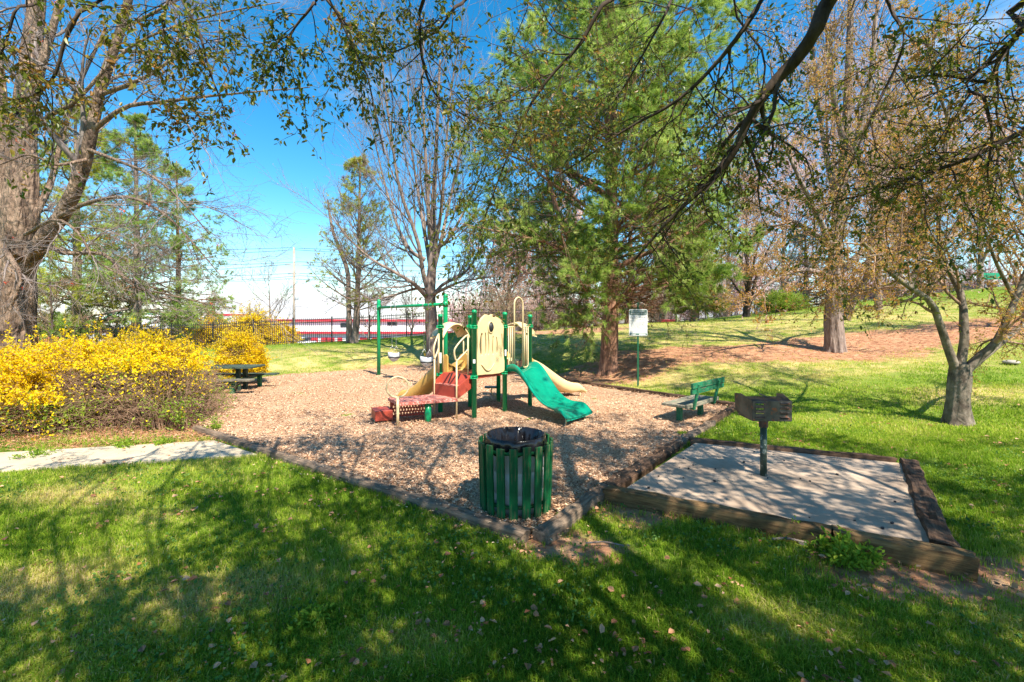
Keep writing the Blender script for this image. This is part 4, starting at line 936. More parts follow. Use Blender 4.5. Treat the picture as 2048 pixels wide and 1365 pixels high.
rg = np.random.default_rng(8); B2 = spawn(Bl, 12, .3, 1, .28, (30, 70), 6, rg, .4, .005, .02, .15, .4); B3 = spawn(B2, 9, .2, 1, .5, (30, 60), 4, rg, .5, .004, .03, .15, .3)
arr('twigs', *join([tubes(*B2, 4), tubes(*B3, 3)]), None, M['twig_brown'], pin, True)
pos, d = leafpos(B3, 2, .5, 1, rg, .01); V, T = tufts(pos, d, .11, 9, .006, rg); arr('dark_needles', V, None, T, M['pine_d'], pin, rnd=clump(pos, rg, 27))
# old tree on the slope
Y0 = 15; b0 = base(1670, Y0)
trk = [b0, Wp(1668, 640, Y0), Wp(1670, 560, Y0), Wp(1672, 480, Y0), Wp(1690, 300, Y0), Wp(1700, 60, Y0), Wp(1705, -200, Y0)]
limbs = [L(.15, .03, (1690, 640, 15), (1705, 605, 14.9), (1732, 560, 14.7), (1740, 500, 14.5), (1750, 400, 14.3), (1790, 280, 14.2))]+[(w(15, *p), .11, .02) for p in
         [((1672, 520), (1640, 440, 14.6), (1600, 360, 14.2), (1560, 260, 14), (1540, 120, 14)), ((1675, 480), (1710, 380, 15.4), (1760, 260, 15.8), (1800, 100, 16)), ((1672, 500), (1600, 450, 15.5), (1530, 420, 16), (1470, 380, 16.3)), ((1680, 430), (1650, 300, 15.6), (1630, 150, 16), (1620, -40, 16)),
          ((1685, 350), (1730, 220, 14.4), (1750, 60, 14), (1760, -80, 14)), ((1690, 300), (1660, 150, 14.5), (1650, 0, 14.2)), ((1670, 560), (1610, 540, 14.5), (1550, 560, 14), (1500, 600, 13.8)), ((1672, 555), (1730, 500, 15.5), (1800, 480, 16), (1870, 490, 16.3))]]
broad('slope_tree', 'thick trunked tree with flared roots and a side limb on the bare slope', b0, (trk, [.28, .25, .22, .18, .13, .09, .04]), limbs,
      [dict(per=10, t0=.15, t1=1, Lf=.33, ang=(20, 55), n=8, rr=.5, rend=.006, wig=.14, up=.05), dict(per=8, t0=.1, t1=1, Lf=.42, ang=(20, 55), n=5, rr=.55, rend=.004, wig=.14, up=.03), dict(per=5, t0=.1, t1=1, Lf=.5, ang=(15, 50), n=3, rr=.6, rend=.0035, wig=.12, up=.02)],
      M['bark_grey'], M['twig_brown'], 4, leaf=[(9, .1, 1, .065, M['bronze'], .55, .75), (5, .6, 1, .055, M['bud_pink'], .5, .45)], flare=.45, rough=.09, trunk_k=48)
# crabapple at right
Y0 = 7.8; b0 = base(1914, Y0)
trk = [b0, Wp(1916, 800, Y0), Wp(1919, 760, Y0), Wp(1920, 728, Y0)]
R8 = lambda a, r, *p: (w(Y0, *p), a, r)
limbs = [R8(0.0740, 0.0222, (1914, 745), (1897, 700, 7.75), (1880, 650, 7.7), (1862, 605, 7.6), (1820, 575, 7.4), (1780, 545, 7.2), (1750, 510, 7.1), (1720, 480, 7)), R8(0.0777, 0.0222, (1918, 740), (1928, 690), (1928, 640), (1922, 590, 7.9), (1898, 540, 8), (1880, 500, 8), (1878, 430, 8), (1885, 340, 8.1), (1900, 200, 8.2)),
         R8(0.0851, 0.0259, (1925, 748), (1958, 715, 7.7), (1995, 680, 7.6), (2030, 600, 7.6), (2060, 520, 7.6), (2080, 400, 7.6)), R8(0.0666, 0.0222, (1940, 735), (1985, 700, 7.9), (2040, 655, 8.1), (2100, 620, 8.2), (2180, 560, 8.3)),
         R8(0.0444, 0.0148, (1820, 575, 7.4), (1835, 530, 7.5), (1850, 480, 7.6), (1840, 400, 7.6), (1830, 300, 7.6)), R8(0.0407, 0.0111, (1895, 535, 8), (1840, 500, 7.8), (1790, 440, 7.6), (1740, 360, 7.5), (1700, 280, 7.4)), R8(0.0370, 0.0111, (1880, 500), (1930, 440, 8.2), (1980, 370, 8.4), (2010, 260, 8.5)),
         R8(0.0370, 0.0089, (1880, 520, 8), (1820, 510, 7.5), (1760, 510, 7.1), (1700, 520, 6.9)), R8(0.0370, 0.0089, (1879, 420), (1830, 350, 8.5), (1780, 250, 8.8), (1740, 140, 9)), R8(0.0333, 0.0089, (2030, 600, 7.6), (1990, 520, 7.3), (1960, 430, 7.1), (1930, 330, 7)), R8(0.0296, 0.0089, (1900, 250, 8.1), (1870, 160, 7.8), (1850, 60, 7.6)), R8(0.0296, 0.0089, (2070, 460), (2020, 340, 8.4), (1990, 200, 8.8), (1980, 80, 9))]
broad('crabapple_tree', 'crabapple with pale spotted bark dividing into curved limbs on the right lawn', b0, (trk, [.185, .15, .155, .135]), limbs,
      [dict(per=11, t0=.3, t1=1, Lf=.36, ang=(25, 65), n=8, rr=.5, rend=.004, wig=.16, up=.02), dict(per=8, t0=.1, t1=1, Lf=.42, ang=(25, 60), n=5, rr=.5, rend=.0028, wig=.18, up=.0), dict(per=7, t0=.1, t1=1, Lf=.45, ang=(25, 60), n=3, rr=.6, rend=.002, wig=.15, up=-.02)],
      M['bark_smooth'], M['twig_brown'], 5, leaf=(6, .1, 1, .042, M['bronze'], .55, .75), flare=.5, rough=.05, trunk_k=48)
# pines on the left beyond the fence
kw = dict(bare_mat=M['rust'], nd=12, nw=.018, nl=.22, twigs=(10, 6), group='pines along the fence at the left')
conifer('yellowish green pine just right of the huge maple trunk', base(150, 23), 13.5, 4.1, 3.4, 16, 5, M['pine_y'], M['bark_grey'], .27, 21, sparse=.85, up=.02, tiltlow=-6, **kw)
conifer('mid green pine between the yellowish pine and the thin reddish one', base(270, 23.5), 12.5, 3.9, 3.6, 16, 5, M['pine'], M['bark_grey'], .26, 22, sparse=.7, up=.01, tiltlow=-6, **kw)
conifer('sparse pine with a thin reddish trunk behind the forsythia', base(353, 27), 11.5, 4.6, 3.4, 12, 4, M['pine'], M['bark_red'], .21, 23, sparse=.6, up=.02, **kw)
# twin stemmed pine by the swings
Y0 = 22; b0 = base(708, Y0)
t2 = conifer('sparse yellow green pine with twin dark trunks on the fence line', b0, 9.2, 3.8, 3.0, 12, 5, M['pine_y'], M['bark_grey'], .18, 24, sparse=.24, up=.09, tiltlow=10, tilthigh=50, bare_mat=M['rust'], nd=12, nw=.016, nl=.2, twigs=(10, 6), lean=(.3, 0))
tv, tq = trunk_mesh(w(Y0, (699, 685), (697, 600), (695, 545), (680, 500), (665, 460), (655, 400)), [.13, .105, .10, .085, .07, .04], flare=.3, seed=9); arr('trunk', tv, tq, None, M['bark_grey'], t2, True)
# spruce, ornamental and others on the far side of the crest
conifer('small drooping yellow green spruce beyond the sign', base(1388, 28), 7.0, 2.3, 1.7, 13, 6, M['spruce'], M['bark_grey'], .26, 31, up=-.06, tiltlow=5, tilthigh=25, nd=13, nw=.02, nl=.22, twigs=(10, 5), name='spruce_tree', droop=.9)
conifer('dark evergreen behind the big pine trunk with a reddish trunk', base(1258, 29), 9, 2.8, 2.4, 12, 5, M['pine_d'], M['bark_red'], .3, 32, nd=8, nw=.012, nl=.17, twigs=(8, 4), up=.02)
conifer('dark bluish evergreen left of the thick slope trunk, low on the horizon', base(1610, 38), 7, 1.2, 4.2, 9, 5, M['pine_d'], M['bark_dark'], .28, 33, nd=8, nw=.014, nl=.2, twigs=(11, 5), up=.02, sparse=.8, group='dark evergreens on the crest')
conifer('dark evergreen between the slope trunk and the crabapple limbs', base(1838, 37), 7.5, 1.6, 4.4, 9, 5, M['pine_d'], M['bark_red'], .3, 34, nd=8, nw=.014, nl=.2, twigs=(11, 5), up=.02, sparse=.8, group='dark evergreens on the crest')
conifer('small bushy pine top above the far forsythia', base(428, 33), 4.3, .6, 1.7, 8, 5, M['pine'], M['bark_grey'], .12, 35, nd=8, nw=.014, nl=.2, twigs=(8, 4), up=.08, tiltlow=20, tilthigh=60)

def auto(name, label, b0, H, r, seed, matT, matB, leaf=None, n1=16, spread=(30, 55), up=.06, t0=.25, group=None, lv2=7, lv3=5, lw=.5, lean=0., tw=.008, multi=1):
    rng = np.random.default_rng(seed); b0 = np.array(b0); lm = []
    tp = b0+np.array([lean, 0, H]); trk = [b0, b0*.6+tp*.4+np.array([.1, 0, 0]), tp]
    T = (np.array([smooth_path(trk, 14)]), np.array([np.linspace(r, .02, 14)]))
    l1 = spawn(T, n1, t0, .95, lambda t_: lw*(1.1-t_*.6), spread, 14, rng, .55, .012, up, .08)
    limbs = [(l1[0][i], l1[1][i][0], .012) for i in range(len(l1[0]))]
    for k in range(multi-1):
        a = rng.uniform(0, 6.3); e = b0+np.array([math.cos(a)*H*.3, math.sin(a)*H*.3, H*rng.uniform(.6, .9)]); limbs.append(([b0, b0*.6+e*.4+np.array([0, 0, H*.12]), e], r*.7, .02))
    return broad(name, label, b0, (trk, [r, r*.6, .02]), limbs, [dict(per=lv2, t0=.15, t1=1, Lf=.4, ang=(20, 50), n=6, rr=.5, rend=tw, wig=.12, up=.04), dict(per=lv3, t0=.1, t1=1, Lf=.5, ang=(20, 50), n=4, rr=.6, rend=tw*.8, wig=.14, up=.03)], matT, matB, seed, leaf, flare=.4, group=group, trunk_k=16, sides=(4, 3, 3, 3))
auto('bare_sapling', 'small bare tree between the huge maple trunk and the first pine', base(100, 20.2), 3.4, .07, 41, M['bark_dark'], M['twig_brown'], (1, .5, 1, .05, M['rust'], .6, .15), 10, (35, 70), .04, .2)
auto('bare_sapling', 'thin bare tree left of the utility pole beyond the far forsythia', base(537, 31), 5.6, .08, 42, M['twig_grey'], M['twig_grey'], None, 14, (25, 50), .05, .2)
auto('bare_sapling', 'small bare tree beyond the fence between the swing posts', base(822, 28), 3.6, .07, 43, M['twig_grey'], M['twig_grey'], None, 14, (30, 60), .06, .15)
auto('bare_sapling', 'small bare tree behind the twin trunked pine', base(735, 30), 3.6, .06, 44, M['twig_grey'], M['twig_grey'], None, 12, (30, 60), .06, .15)
auto('ornamental_tree', 'low multi-stemmed tree with orange leaves at the crest', base(1492, 29.5), 7.0, .22, 45, M['bark_dark'], M['twig_brown'], [(6, .2, 1, .11, M['bronze'], .6, .6), (4, .3, 1, .11, M['bud_pink'], .6, .5)], 10, (35, 60), .05, .15, multi=4)
auto('ornamental_tree', 'orange leaved tree at the right edge of the lawn', base(2052, 15), 6.0, .13, 46, M['bark_grey'], M['twig_brown'], (8, .1, 1, .07, M['bronze'], .6, .9), 18, (30, 60), .05, .2)
auto('ornamental_tree', 'slim reddish trunk right of the slope tree at the crest', base(1752, 34), 8.5, .16, 47, M['bark_red'], M['twig_brown'], (3, .3, 1, .09, M['bud_pink'], .6, .5), 14, (30, 55), .05, .35)
gB = 'pinkish budding trees beyond the fence'
for i, (px, Y, H, lb) in enumerate([(1015, 40, 9.5, 'pinkish budding tree seen left of the big pine'), (1120, 44, 12.5, 'pinkish budding tree seen through the lower limbs of the big pine'), (1330, 46, 13, 'pinkish budding tree above the drooping spruce'), (1455, 50, 17, 'tall pink budding tree left of the orange ornamental tree'),
                                    (1565, 52, 18, 'tall pink budding tree between the ornamental tree and the slope tree'), (1800, 46, 17, 'pink budding tree seen between the slope tree and the crabapple'), (1960, 44, 15, 'pink budding tree behind the crabapple crown')]):
    auto('budding_tree', lb, base(px, Y, -.2), H, .26, 60+i, M['bark_grey'], M['twig_pink'], (10, .2, 1, .19, M['bud_pink'], .7, .95), 20, (25, 55), .06, .15, gB, 8, 6, .55, tw=.013)
for i, (px, Y, H, lb) in enumerate([(1664, 21.5, 13.5, 'tall bare tree with upright pink twigs hidden behind the slope tree trunk'), (1756, 24, 14.5, 'tall bare tree with upright pink twigs behind the side limb of the slope tree')]):
    auto('upright_tree', lb, base(px, Y), H, .17, 80+i, M['bark_grey'], M['twig_pink'], (4, .3, 1, .07, M['bud_pink'], .6, .6), 22, (18, 38), .10, .2, 'upright bare trees on the slope', 8, 6, .5, tw=.006)
# far-off bare wood that reads as one mass behind the fence
rng = np.random.default_rng(404); n = 150; px_ = rng.uniform(900, 2300, n); Yw = rng.uniform(62, 95, n); xw = X_(px_, Yw); zw = hgt(xw, Yw); Hw = rng.uniform(4.5, 9, n)*(1-.45*sst(px_, 1450, 1800))
P = np.stack([np.stack([xw, Yw, zw], 1)+np.array([0, 0, 1.])*(Hw*s_)[:, None]+rng.normal(0, .12, (n, 3)) for s_ in np.linspace(0, 1, 10)], 1); F1 = (P, np.linspace(.16, .03, 10)[None]*np.ones((n, 1)))
F2 = spawn(F1, 16, .1, 1, .5, (20, 60), 6, rng, .6, .03, .05, .1); F3 = spawn(F2, 8, .1, 1, .45, (20, 55), 4, rng, .7, .022, .04, .12)
tag(arr('far_wood', *join([tubes(*F1, 4), tubes(*F2, 3), tubes(*F3, 3)]), None, M['twig_pink'], None), kind='stuff')
# shrubs beyond the fence
def shrub(name, label, c, rx, ry, H, seed, matL, matB, nstem=60, lsz=.06, per=6, cat='shrub', group=None, frac=1., flare=.9, lv=4, wr=.006, leaf2=None, asp=.6):
    rng = np.random.default_rng(seed); t = thing(name, label, cat, (c[0], c[1], c[2]), 0, group); c = np.array(c)
    a = rng.uniform(0, 6.3, nstem); r = rng.random(nstem)**.5; n = 9; s = np.linspace(0, 1, n)[None, :, None]
    e = np.stack([np.cos(a)*r*rx*flare, np.sin(a)*r*ry*flare, H*(1-.55*r**2)*rng.uniform(.75, 1.05, nstem)], 1); b = np.stack([np.cos(a)*r*rx*.35, np.sin(a)*r*ry*.35, np.zeros(nstem)-.05], 1)
    P = c+b[:, None]*(1-s**1.3)+e[:, None]*np.concatenate([s**1.5, s**1.5, s**.8], 2)+np.cumsum(rng.normal(0, .02*H, (nstem, n, 3)), 1)*s
    R = np.linspace(wr*2.2, wr*.7, n)[None]*np.ones((nstem, 1)); B1 = (P, R)
    B2 = spawn(B1, 6, .25, 1, .35, (20, 60), 5, rng, .7, wr*.5, .03, .15); B3 = spawn(B2, lv, .1, 1, .5, (20, 60), 3, rng, .7, wr*.4, .03, .15)
    arr('stems', *join([tubes(*B1, 4), tubes(*B2, 3), tubes(*B3, 3)]), None, matB, t, True)
    if matL is not None:
        k = rng.random(len(B3[0])) < frac; pos, d = leafpos((B3[0][k], B3[1][k]), per, 0, 1, rng, lsz*.4); V, Q = leaves(pos, d, lsz, rng, asp, 0); arr('leaves', V, Q, None, matL, t, rnd=clump(pos, rng, 4))
    return t
gS = 'brushy shrubs along the far fence'
for i, (px, Y, rx, H, mt, lb) in enumerate([(955, 33, 2.2, 3.3, 'shrub_ol', 'olive brushy shrub beyond the fence right of the swing post'), (1020, 32, 2.2, 3.8, 'shrub_ol', 'olive brushy shrub beyond the fence above the cream slide'), (1085, 32, 2.0, 2.9, 'shrub_ol', 'brown twiggy shrub beyond the fence left of the big pine'), (1150, 33, 2.2, 3.2, 'rust', 'reddish twiggy shrub just left of the big pine trunk'),
                                       (1300, 36, 2.2, 3.0, 'rust', 'bare brown shrub beyond the fence behind the rules sign'), (1445, 42, 2.4, 3.2, 'shrub_ol', 'bare olive shrub beyond the fence right of the spruce'), (1350, 52, 4, 5, 'bud_pink', 'pale twiggy shrub far beyond the fence near the red skip')]):
    shrub('brush_shrub', lb, base(px, Y), rx, rx*.7, H, 90+i, M[mt], M['twig_brown'], 46, .09, 3, group=gS, frac=.4, wr=.011)
shrub('red_shrub', 'dark red leaved shrub behind the top of the rules sign', base(1262, 30.5), 1.1, .9, 2.3, 98, M['bud_red'], M['bark_dark'], 40, .07, 5, frac=.5, wr=.01)
shrub('round_shrub', 'rounded yellow green shrub on the crest beside the fence', base(1566, 31), 1.9, 1.2, 1.4, 99, M['forsy_leaf'], M['twig_brown'], 120, .07, 9, wr=.008)
# forsythia
def forsythia(name, label, blobs, seed, nst, nfl, frac_lo=.12, fz=.45, group=None, szz=.026, tw=.0035, b0=None, leafy=.25, face=0.):
    rng = np.random.default_rng(seed); b0 = b0 if b0 is not None else np.array([blobs[0][0], blobs[0][1], 0]); t = thing(name, label, 'shrub', b0, 0, group)
    bl = np.array([b[:6] for b in blobs]); wts = bl[:, 3]*bl[:, 4]; wts /= wts.sum()
    k = rng.choice(len(bl), nst, p=wts); a = rng.uniform(0, 6.3, nst); r = rng.random(nst)**.45
    b = bl[k]; bump = 1+.10*np.sin(b[:, 0]*7+a*3)+.07*np.sin(a*5+b[:, 1]*9)
    end = np.stack([b[:, 0]+np.cos(a)*r*b[:, 3]*bump, b[:, 1]+np.sin(a)*r*b[:, 4]*bump, b[:, 2]+b[:, 5]*bump*np.sqrt(np.clip(1-r**2.2, 0, 1))*rng.uniform(.4, 1.10, nst)], 1)
    st = np.stack([b[:, 0]+np.cos(a)*r*b[:, 3]*.5, b[:, 1]+np.sin(a)*r*b[:, 4]*.5, b[:, 2]-.05], 1)
    n = 9; s = np.linspace(0, 1, n)[None, :, None]; bow = np.concatenate([s**1.9, s**1.9, np.sin(s*1.85)/np.sin(1.85)], 2)
    P = st[:, None]+(end-st)[:, None]*bow+np.cumsum(rng.normal(0, .016, (nst, n, 3)), 1); R = np.linspace(tw*1.7, tw*.6, n)[None]*np.ones((nst, 1)); B1 = (P, R)
    B2 = spawn(B1, 4, .35, 1, .26, (20, 60), 5, rng, .8, tw*.55, .02, .12)
    # a few long wild canes sticking out
    w_ = rng.random(nst) < .04; B3 = spawn((P[w_], R[w_]), 1, .6, .9, .55, (5, 30), 6, rng, .9, tw*.5, .06, .06)
    arr('stems', *join([tubes(*B1, 4), tubes(*B2, 3), tubes(*B3, 3)]), None, M['twig_brown'], t, True)
    bare = rng.random(nst) < .22
    per2 = max(1, int(nfl*.6/(nst*4))); pos2, d2 = leafpos(B2, per2, 0, 1, rng, .012); br2 = np.repeat(np.repeat(bare, 4), per2)
    per1 = max(1, int(nfl*.4/nst)); pos1, d1 = leafpos(B1, per1, .45, 1, rng, .014); br1 = np.repeat(bare, per1)
    p3, d3 = leafpos(B3, 14, .1, 1, rng, .012)
    pos = np.concatenate([pos2, pos1, p3]); d = np.concatenate([d2, d1, d3]); br = np.concatenate([br2, br1, np.zeros(len(p3), bool)])
    h = pos[:, 2]-b0[2]; top = blobs[0][5]; pr = np.clip((h/top-(fz if not face else np.where(pos[:, 0] < -8.2, fz-.2, fz)))/.30, 0, 1)*.95+frac_lo*.35
    if face: pr *= np.where(pos[:, 0] > face+.5*np.sin(pos[:, 1]*3), np.clip((h/top-.80)/.15, .05, 1), 1)
    cl_ = np.sin(pos[:, 0]*3.1+seed)*np.sin(pos[:, 1]*3.7)*np.sin(pos[:, 2]*5); pr = pr*np.clip(1+1.1*cl_, .1, 1.5)*np.where(br, .08, 1)
    kk = rng.random(len(pos)) < pr; V, Q = leaves(pos[kk], d[kk], szz, rng, .6, 0); V2, Q2 = leaves(pos[kk]+rng.normal(0, .008, (kk.sum(), 3)), d[kk], szz, rng, .6, 0)
    arr('blossom', *join([(V, Q), (V2, Q2)]), None, M['forsy'], t, rnd=np.concatenate([clump(pos[kk], rng, 4)]*2))
    gl = (rng.random(len(pos)) < leafy*np.where(h/top < .45, .32, .07)*np.clip(1+1.5*cl_, 0, 2)); V, Q = leaves(pos[gl], d[gl], szz*1.5, rng, .4, .2); arr('leaves', V, Q, None, M['forsy_leaf'], t, rnd=clump(pos[gl], rng, 4))
    return t
forsythia('forsythia_hedge', 'long yellow forsythia hedge beside the concrete path with a brown twiggy end', [(-9.0, 7.9, 0, 1.9, 1.7, 1.14), (-7.7, 7.95, 0, 1.5, 1.6, 1.20), (-6.65, 8.2, 0, 1.45, 1.5, 1.24), (-11.2, 7.9, 0, 2, 1.7, 1.05), (-5.85, 7.85, 0, .95, .95, 1.10), (-7.9, 9.8, 0, 1.3, 1.0, 1.33), (-9.2, 10.0, 0, 2.0, 1.2, 1.25)], 5, 5200, 560000, face=-7.3, fz=.40, szz=.036)
forsythia('forsythia_bush', 'small round bright yellow forsythia behind the picnic table', [(-7.55, 12.75, .28, .66, .6, .98)], 6, 900, 60000, fz=.12, frac_lo=.5, szz=.038, b0=np.array([-7.55, 12.75, 0]), leafy=.05)
gF = 'forsythia beyond the fence'
for i, (px, Y, rx, H, lb) in enumerate([(505, 25.5, 1.4, 2.1, 'tallest wild yellow forsythia beyond the fence'), (405, 26, 2.0, 1.75, 'yellow forsythia beyond the fence left of the tallest one'), (320, 25.6, 1.6, 1.25, 'orange yellow forsythia beyond the fence under the pines'), (560, 26.5, 1.1, 1.3, 'low yellow forsythia beyond the fence left of the storage building doors')]):
    c = base(px, Y); forsythia('forsythia_bush', lb, [(c[0], c[1], c[2], rx, 1.0, H), (c[0]-rx*.6, c[1]+.2, c[2], rx*.6, .8, H*.75)], 50+i, 700, 26000, fz=.15, frac_lo=.6, group=gF, szz=.07, tw=.008, b0=c, leafy=.05)

# low growth under and in front of the hedge
def weeds(name, label, c, R, H, n, seed, kind=None, cat='weed', sz=.05, mat='forsy_leaf'):
    rng = np.random.default_rng(seed); c = np.array(c, float); pr = np.zeros((n, 3)); a = rng.uniform(0, 6.3, n); r = rng.random(n)**.6
    st = c+np.stack([np.cos(a)*r*R*.5, np.sin(a)*r*R*.5, np.zeros(n)], 1); e = c+np.stack([np.cos(a)*r*R*1.1, np.sin(a)*r*R*1.1, H*rng.uniform(.4, 1, n)*(1.1-r*.6)], 1)
    P = st[:, None]+(e-st)[:, None]*np.linspace(0, 1, 6)[None, :, None]+rng.normal(0, .006, (n, 6, 3)); B1 = (P, np.full((n, 6), .0018))
    pos, d = leafpos(B1, 11, .15, 1, rng, .012); V, Q = leaves6(pos, d, sz, rng, .45, .1)
    t = thing(name, label, cat, c); arr('stems', *tubes(*B1, 3), None, M['forsy_leaf'], t, True); arr('leaves', V, Q, None, M[mat], t, rnd=clump(pos, rng, 6)); return t
weeds('leafy_weed', 'bright green leafy weed growing against the front timber of the slab', (2.52, 3.42, 0), .24, .20, 70, 3, sz=.045)
for i, (px, py, R, H, lb) in enumerate([(1590, 1075, .08, .2, 'thin upright weed in front of the middle of the slab timber'), (430, 862, .16, .25, 'green weed at the right end of the hedge by the path end'), (250, 896, .15, .14, 'small green weed between the hedge and the middle of the path'), (70, 915, .22, .15, 'green weed clump between hedge and path at the far left'), (330, 890, .14, .14, 'small green weed under the twiggy end of the hedge'), (1368, 872, .1, .08, 'tiny green weed at the back left corner of the slab'), (620, 1245, .1, .06, 'flat green weed in the shaded foreground grass')]):
    p = gp(px, py); weeds('leafy_weed', lb, p, R, H, 26, 100+i, sz=.035)

# ------------------------------------------------------------------ overhanging crabapple behind the camera
rng = np.random.default_rng(77)
OB = np.array([3.4, -2.4, -.05]); cr = OB+np.array([-.1, .1, 2.3])
def limb(*pts): return [Wp(*p) for p in pts]
lim = [([cr, (2.6, 1.0, 4.6)]+limb((1700, -60, 3.6), (1640, 45, 3.7), (1600, 110, 3.8), (1540, 175, 3.9), (1500, 235, 4.0), (1470, 300, 4.1), (1435, 350, 4.2), (1380, 400, 4.3), (1325, 455, 4.4), (1270, 520, 4.6)), .085, .010),
       ([cr, (4.6, 1.2, 4.4)]+limb((2080, -20, 3.8), (2048, 50, 3.8), (1998, 120, 3.9), (1975, 165, 4.0), (1880, 150, 4.2), (1780, 165, 4.4)), .045, .006),
       ([cr, (5.4, 1.4, 3.8)]+limb((2150, 200, 4.0), (2048, 262, 4.0), (1930, 320, 4.1), (1840, 350, 4.2), (1740, 385, 4.3), (1650, 410, 4.4)), .045, .006),
       ([cr, (4.4, 1.0, 4.8)]+limb((1990, 110, 3.9), (1972, 200, 3.9), (1985, 270, 3.95), (1975, 350, 4.0), (1990, 430, 4.0)), .026, .005),
       ([cr, (2.0, 1.2, 4.7)]+limb((1560, -60, 3.8), (1500, 40, 3.9), (1430, 130, 4.1), (1350, 205, 4.3), (1250, 260, 4.5), (1150, 330, 4.7), (1040, 390, 4.9)), .036, .005),
       ([cr, (1.2, 1.0, 4.6)]+limb((1270, -60, 3.8), (1205, 10, 3.9), (1160, 90, 4.0), (1095, 160, 4.1), (1045, 240, 4.2), (1005, 340, 4.3), (965, 450, 4.4), (955, 510, 4.4)), .028, .004),
       ([cr, (.6, .8, 4.5)]+limb((960, -60, 3.7), (905, 20, 3.8), (870, 65, 3.9), (800, 100, 4.0), (775, 105, 4.1)), .024, .004),
       ([cr, (.7, .8, 4.6)]+limb((860, -40, 3.7), (840, 60, 3.8), (850, 140, 3.9), (880, 200, 4.0), (950, 240, 4.1), (1020, 260, 4.2)), .024, .004),
       ([cr, (0, .7, 4.5)]+limb((640, -50, 3.6), (625, 10, 3.7), (590, 55, 3.75), (570, 100, 3.8), (562, 145, 3.8)), .022, .0035),
       ([cr, (-.1, .7, 4.6)]+limb((640, -60, 3.6), (655, 0, 3.7), (690, 45, 3.75), (705, 90, 3.8), (700, 140, 3.8)), .022, .0035),
       ([cr, (-1, .7, 4.5)]+limb((350, -60, 3.6), (370, 10, 3.6), (400, 70, 3.65), (418, 140, 3.7), (445, 210, 3.75), (450, 235, 3.75)), .022, .0035),
       ([cr, (-1, .6, 4.4)]+limb((330, -60, 3.2), (335, 0, 3.2), (325, 45, 3.25), (332, 80, 3.3)), .02, .0035),
       ([cr, (-1.8, .6, 4.4)]+limb((190, -60, 3.3), (160, 20, 3.3), (130, 80, 3.35), (110, 150, 3.4), (70, 190, 3.45), (0, 202, 3.5), (-60, 190, 3.5)), .024, .004),
       ([cr, (-1.8, .5, 4.2)]+limb((60, -60, 3.0), (30, 20, 3.0), (10, 90, 3.05), (-20, 150, 3.1)), .02, .0035),
       ([cr, (2.6, .5, 5.2)]+limb((1400, -80, 4.2), (1330, 30, 4.3), (1280, 120, 4.5), (1230, 200, 4.7), (1170, 260, 4.8)), .024, .004),
       ([cr, (3.4, 1.6, 4.6)]+limb((1800, -60, 3.9), (1810, 80, 4.0), (1750, 220, 4.2), (1700, 330, 4.3), (1650, 450, 4.4)), .024, .004),
       ([cr, (2.4, 1.6, 4.7)]+limb((1480, -40, 4.1), (1530, 120, 4.2), (1500, 250, 4.3), (1440, 330, 4.4)), .02, .0035)]
nvis = len(lim)
for i in range(24):   # the rest of the crown, above and behind the camera
    a = R_(-20+i*360/24)+rng.normal(0, .1); Lh = rng.uniform(2.8, 6.5); zt = rng.uniform(3.8, 5.6)
    e = cr+np.array([math.cos(a)*Lh, math.sin(a)*Lh, 0]); e[2] = zt
    if e[1] > 1.2: e[1] = 1.2+rng.uniform(-1, .4)
    m_ = cr*.5+e*.5+np.array([rng.normal(0, .3), rng.normal(0, .3), .9]); lim.append(([cr, m_, e], .034, .010))
for (ex_, ey, ez) in [(-3.6, .2, 4.7), (-2.6, -.6, 5.2), (-1.6, .8, 4.9), (-.6, -.4, 5.0), (-4.2, -1.2, 4.6), (-2.2, 1.0, 4.7), (.2, .6, 5.3), (6, 2.2, 5.6), (7.4, 1.4, 5), (8.4, .6, 4.6), (4.6, 2.4, 6.0), (.8, 1.1, 5.0), (2, .3, 5.4), (-3.2, -2, 5.2), (.4, 3.6, 5.6), (1.6, 3.9, 6.0), (2.8, 3.8, 5.9), (4.0, 3.9, 6.1), (5.2, 3.6, 5.8), (6.4, 3.6, 5.6), (1, 2.6, 5.6), (3.4, 2.6, 5.8), (5.6, 2.4, 5.4), (7.2, 2.8, 5.2), (-.6, 2.8, 5.2), (-1.6, 2.2, 4.8), (8.2, 3.2, 5.4)]:
    e = np.array([ex_, ey, ez]); m_ = cr*.5+e*.5+np.array([rng.normal(0, .3), rng.normal(0, .3), .7]); lim.append(([cr, m_, e], .028, .009))
t = thing('crabapple_tree', 'overhanging crabapple whose dark drooping leafy limbs cross the top of the view', 'tree', OB)
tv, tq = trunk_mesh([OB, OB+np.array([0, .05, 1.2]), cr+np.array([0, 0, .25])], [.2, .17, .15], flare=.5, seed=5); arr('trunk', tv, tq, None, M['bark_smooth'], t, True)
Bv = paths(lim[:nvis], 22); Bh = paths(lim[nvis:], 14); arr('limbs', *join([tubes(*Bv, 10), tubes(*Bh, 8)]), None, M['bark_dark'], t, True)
dn = -.045
lf_ = np.array([6, 8, 9, 10, 11, 12, 13]); rt_ = np.array([i for i in range(nvis) if i not in lf_])
VR = spawn((Bv[0][rt_], Bv[1][rt_]), 20, .42, 1, .10, (25, 75), 8, rng, .45, .0025, dn, .2); VL = spawn((Bv[0][lf_], Bv[1][lf_]), 12, .5, 1, .055, (25, 75), 8, rng, .45, .0025, dn, .2)
V2 = (np.concatenate([VR[0], VL[0]]), np.concatenate([VR[1], VL[1]])); V3 = spawn(V2, 7, .12, 1, .42, (25, 75), 5, rng, .6, .0016, dn, .25)
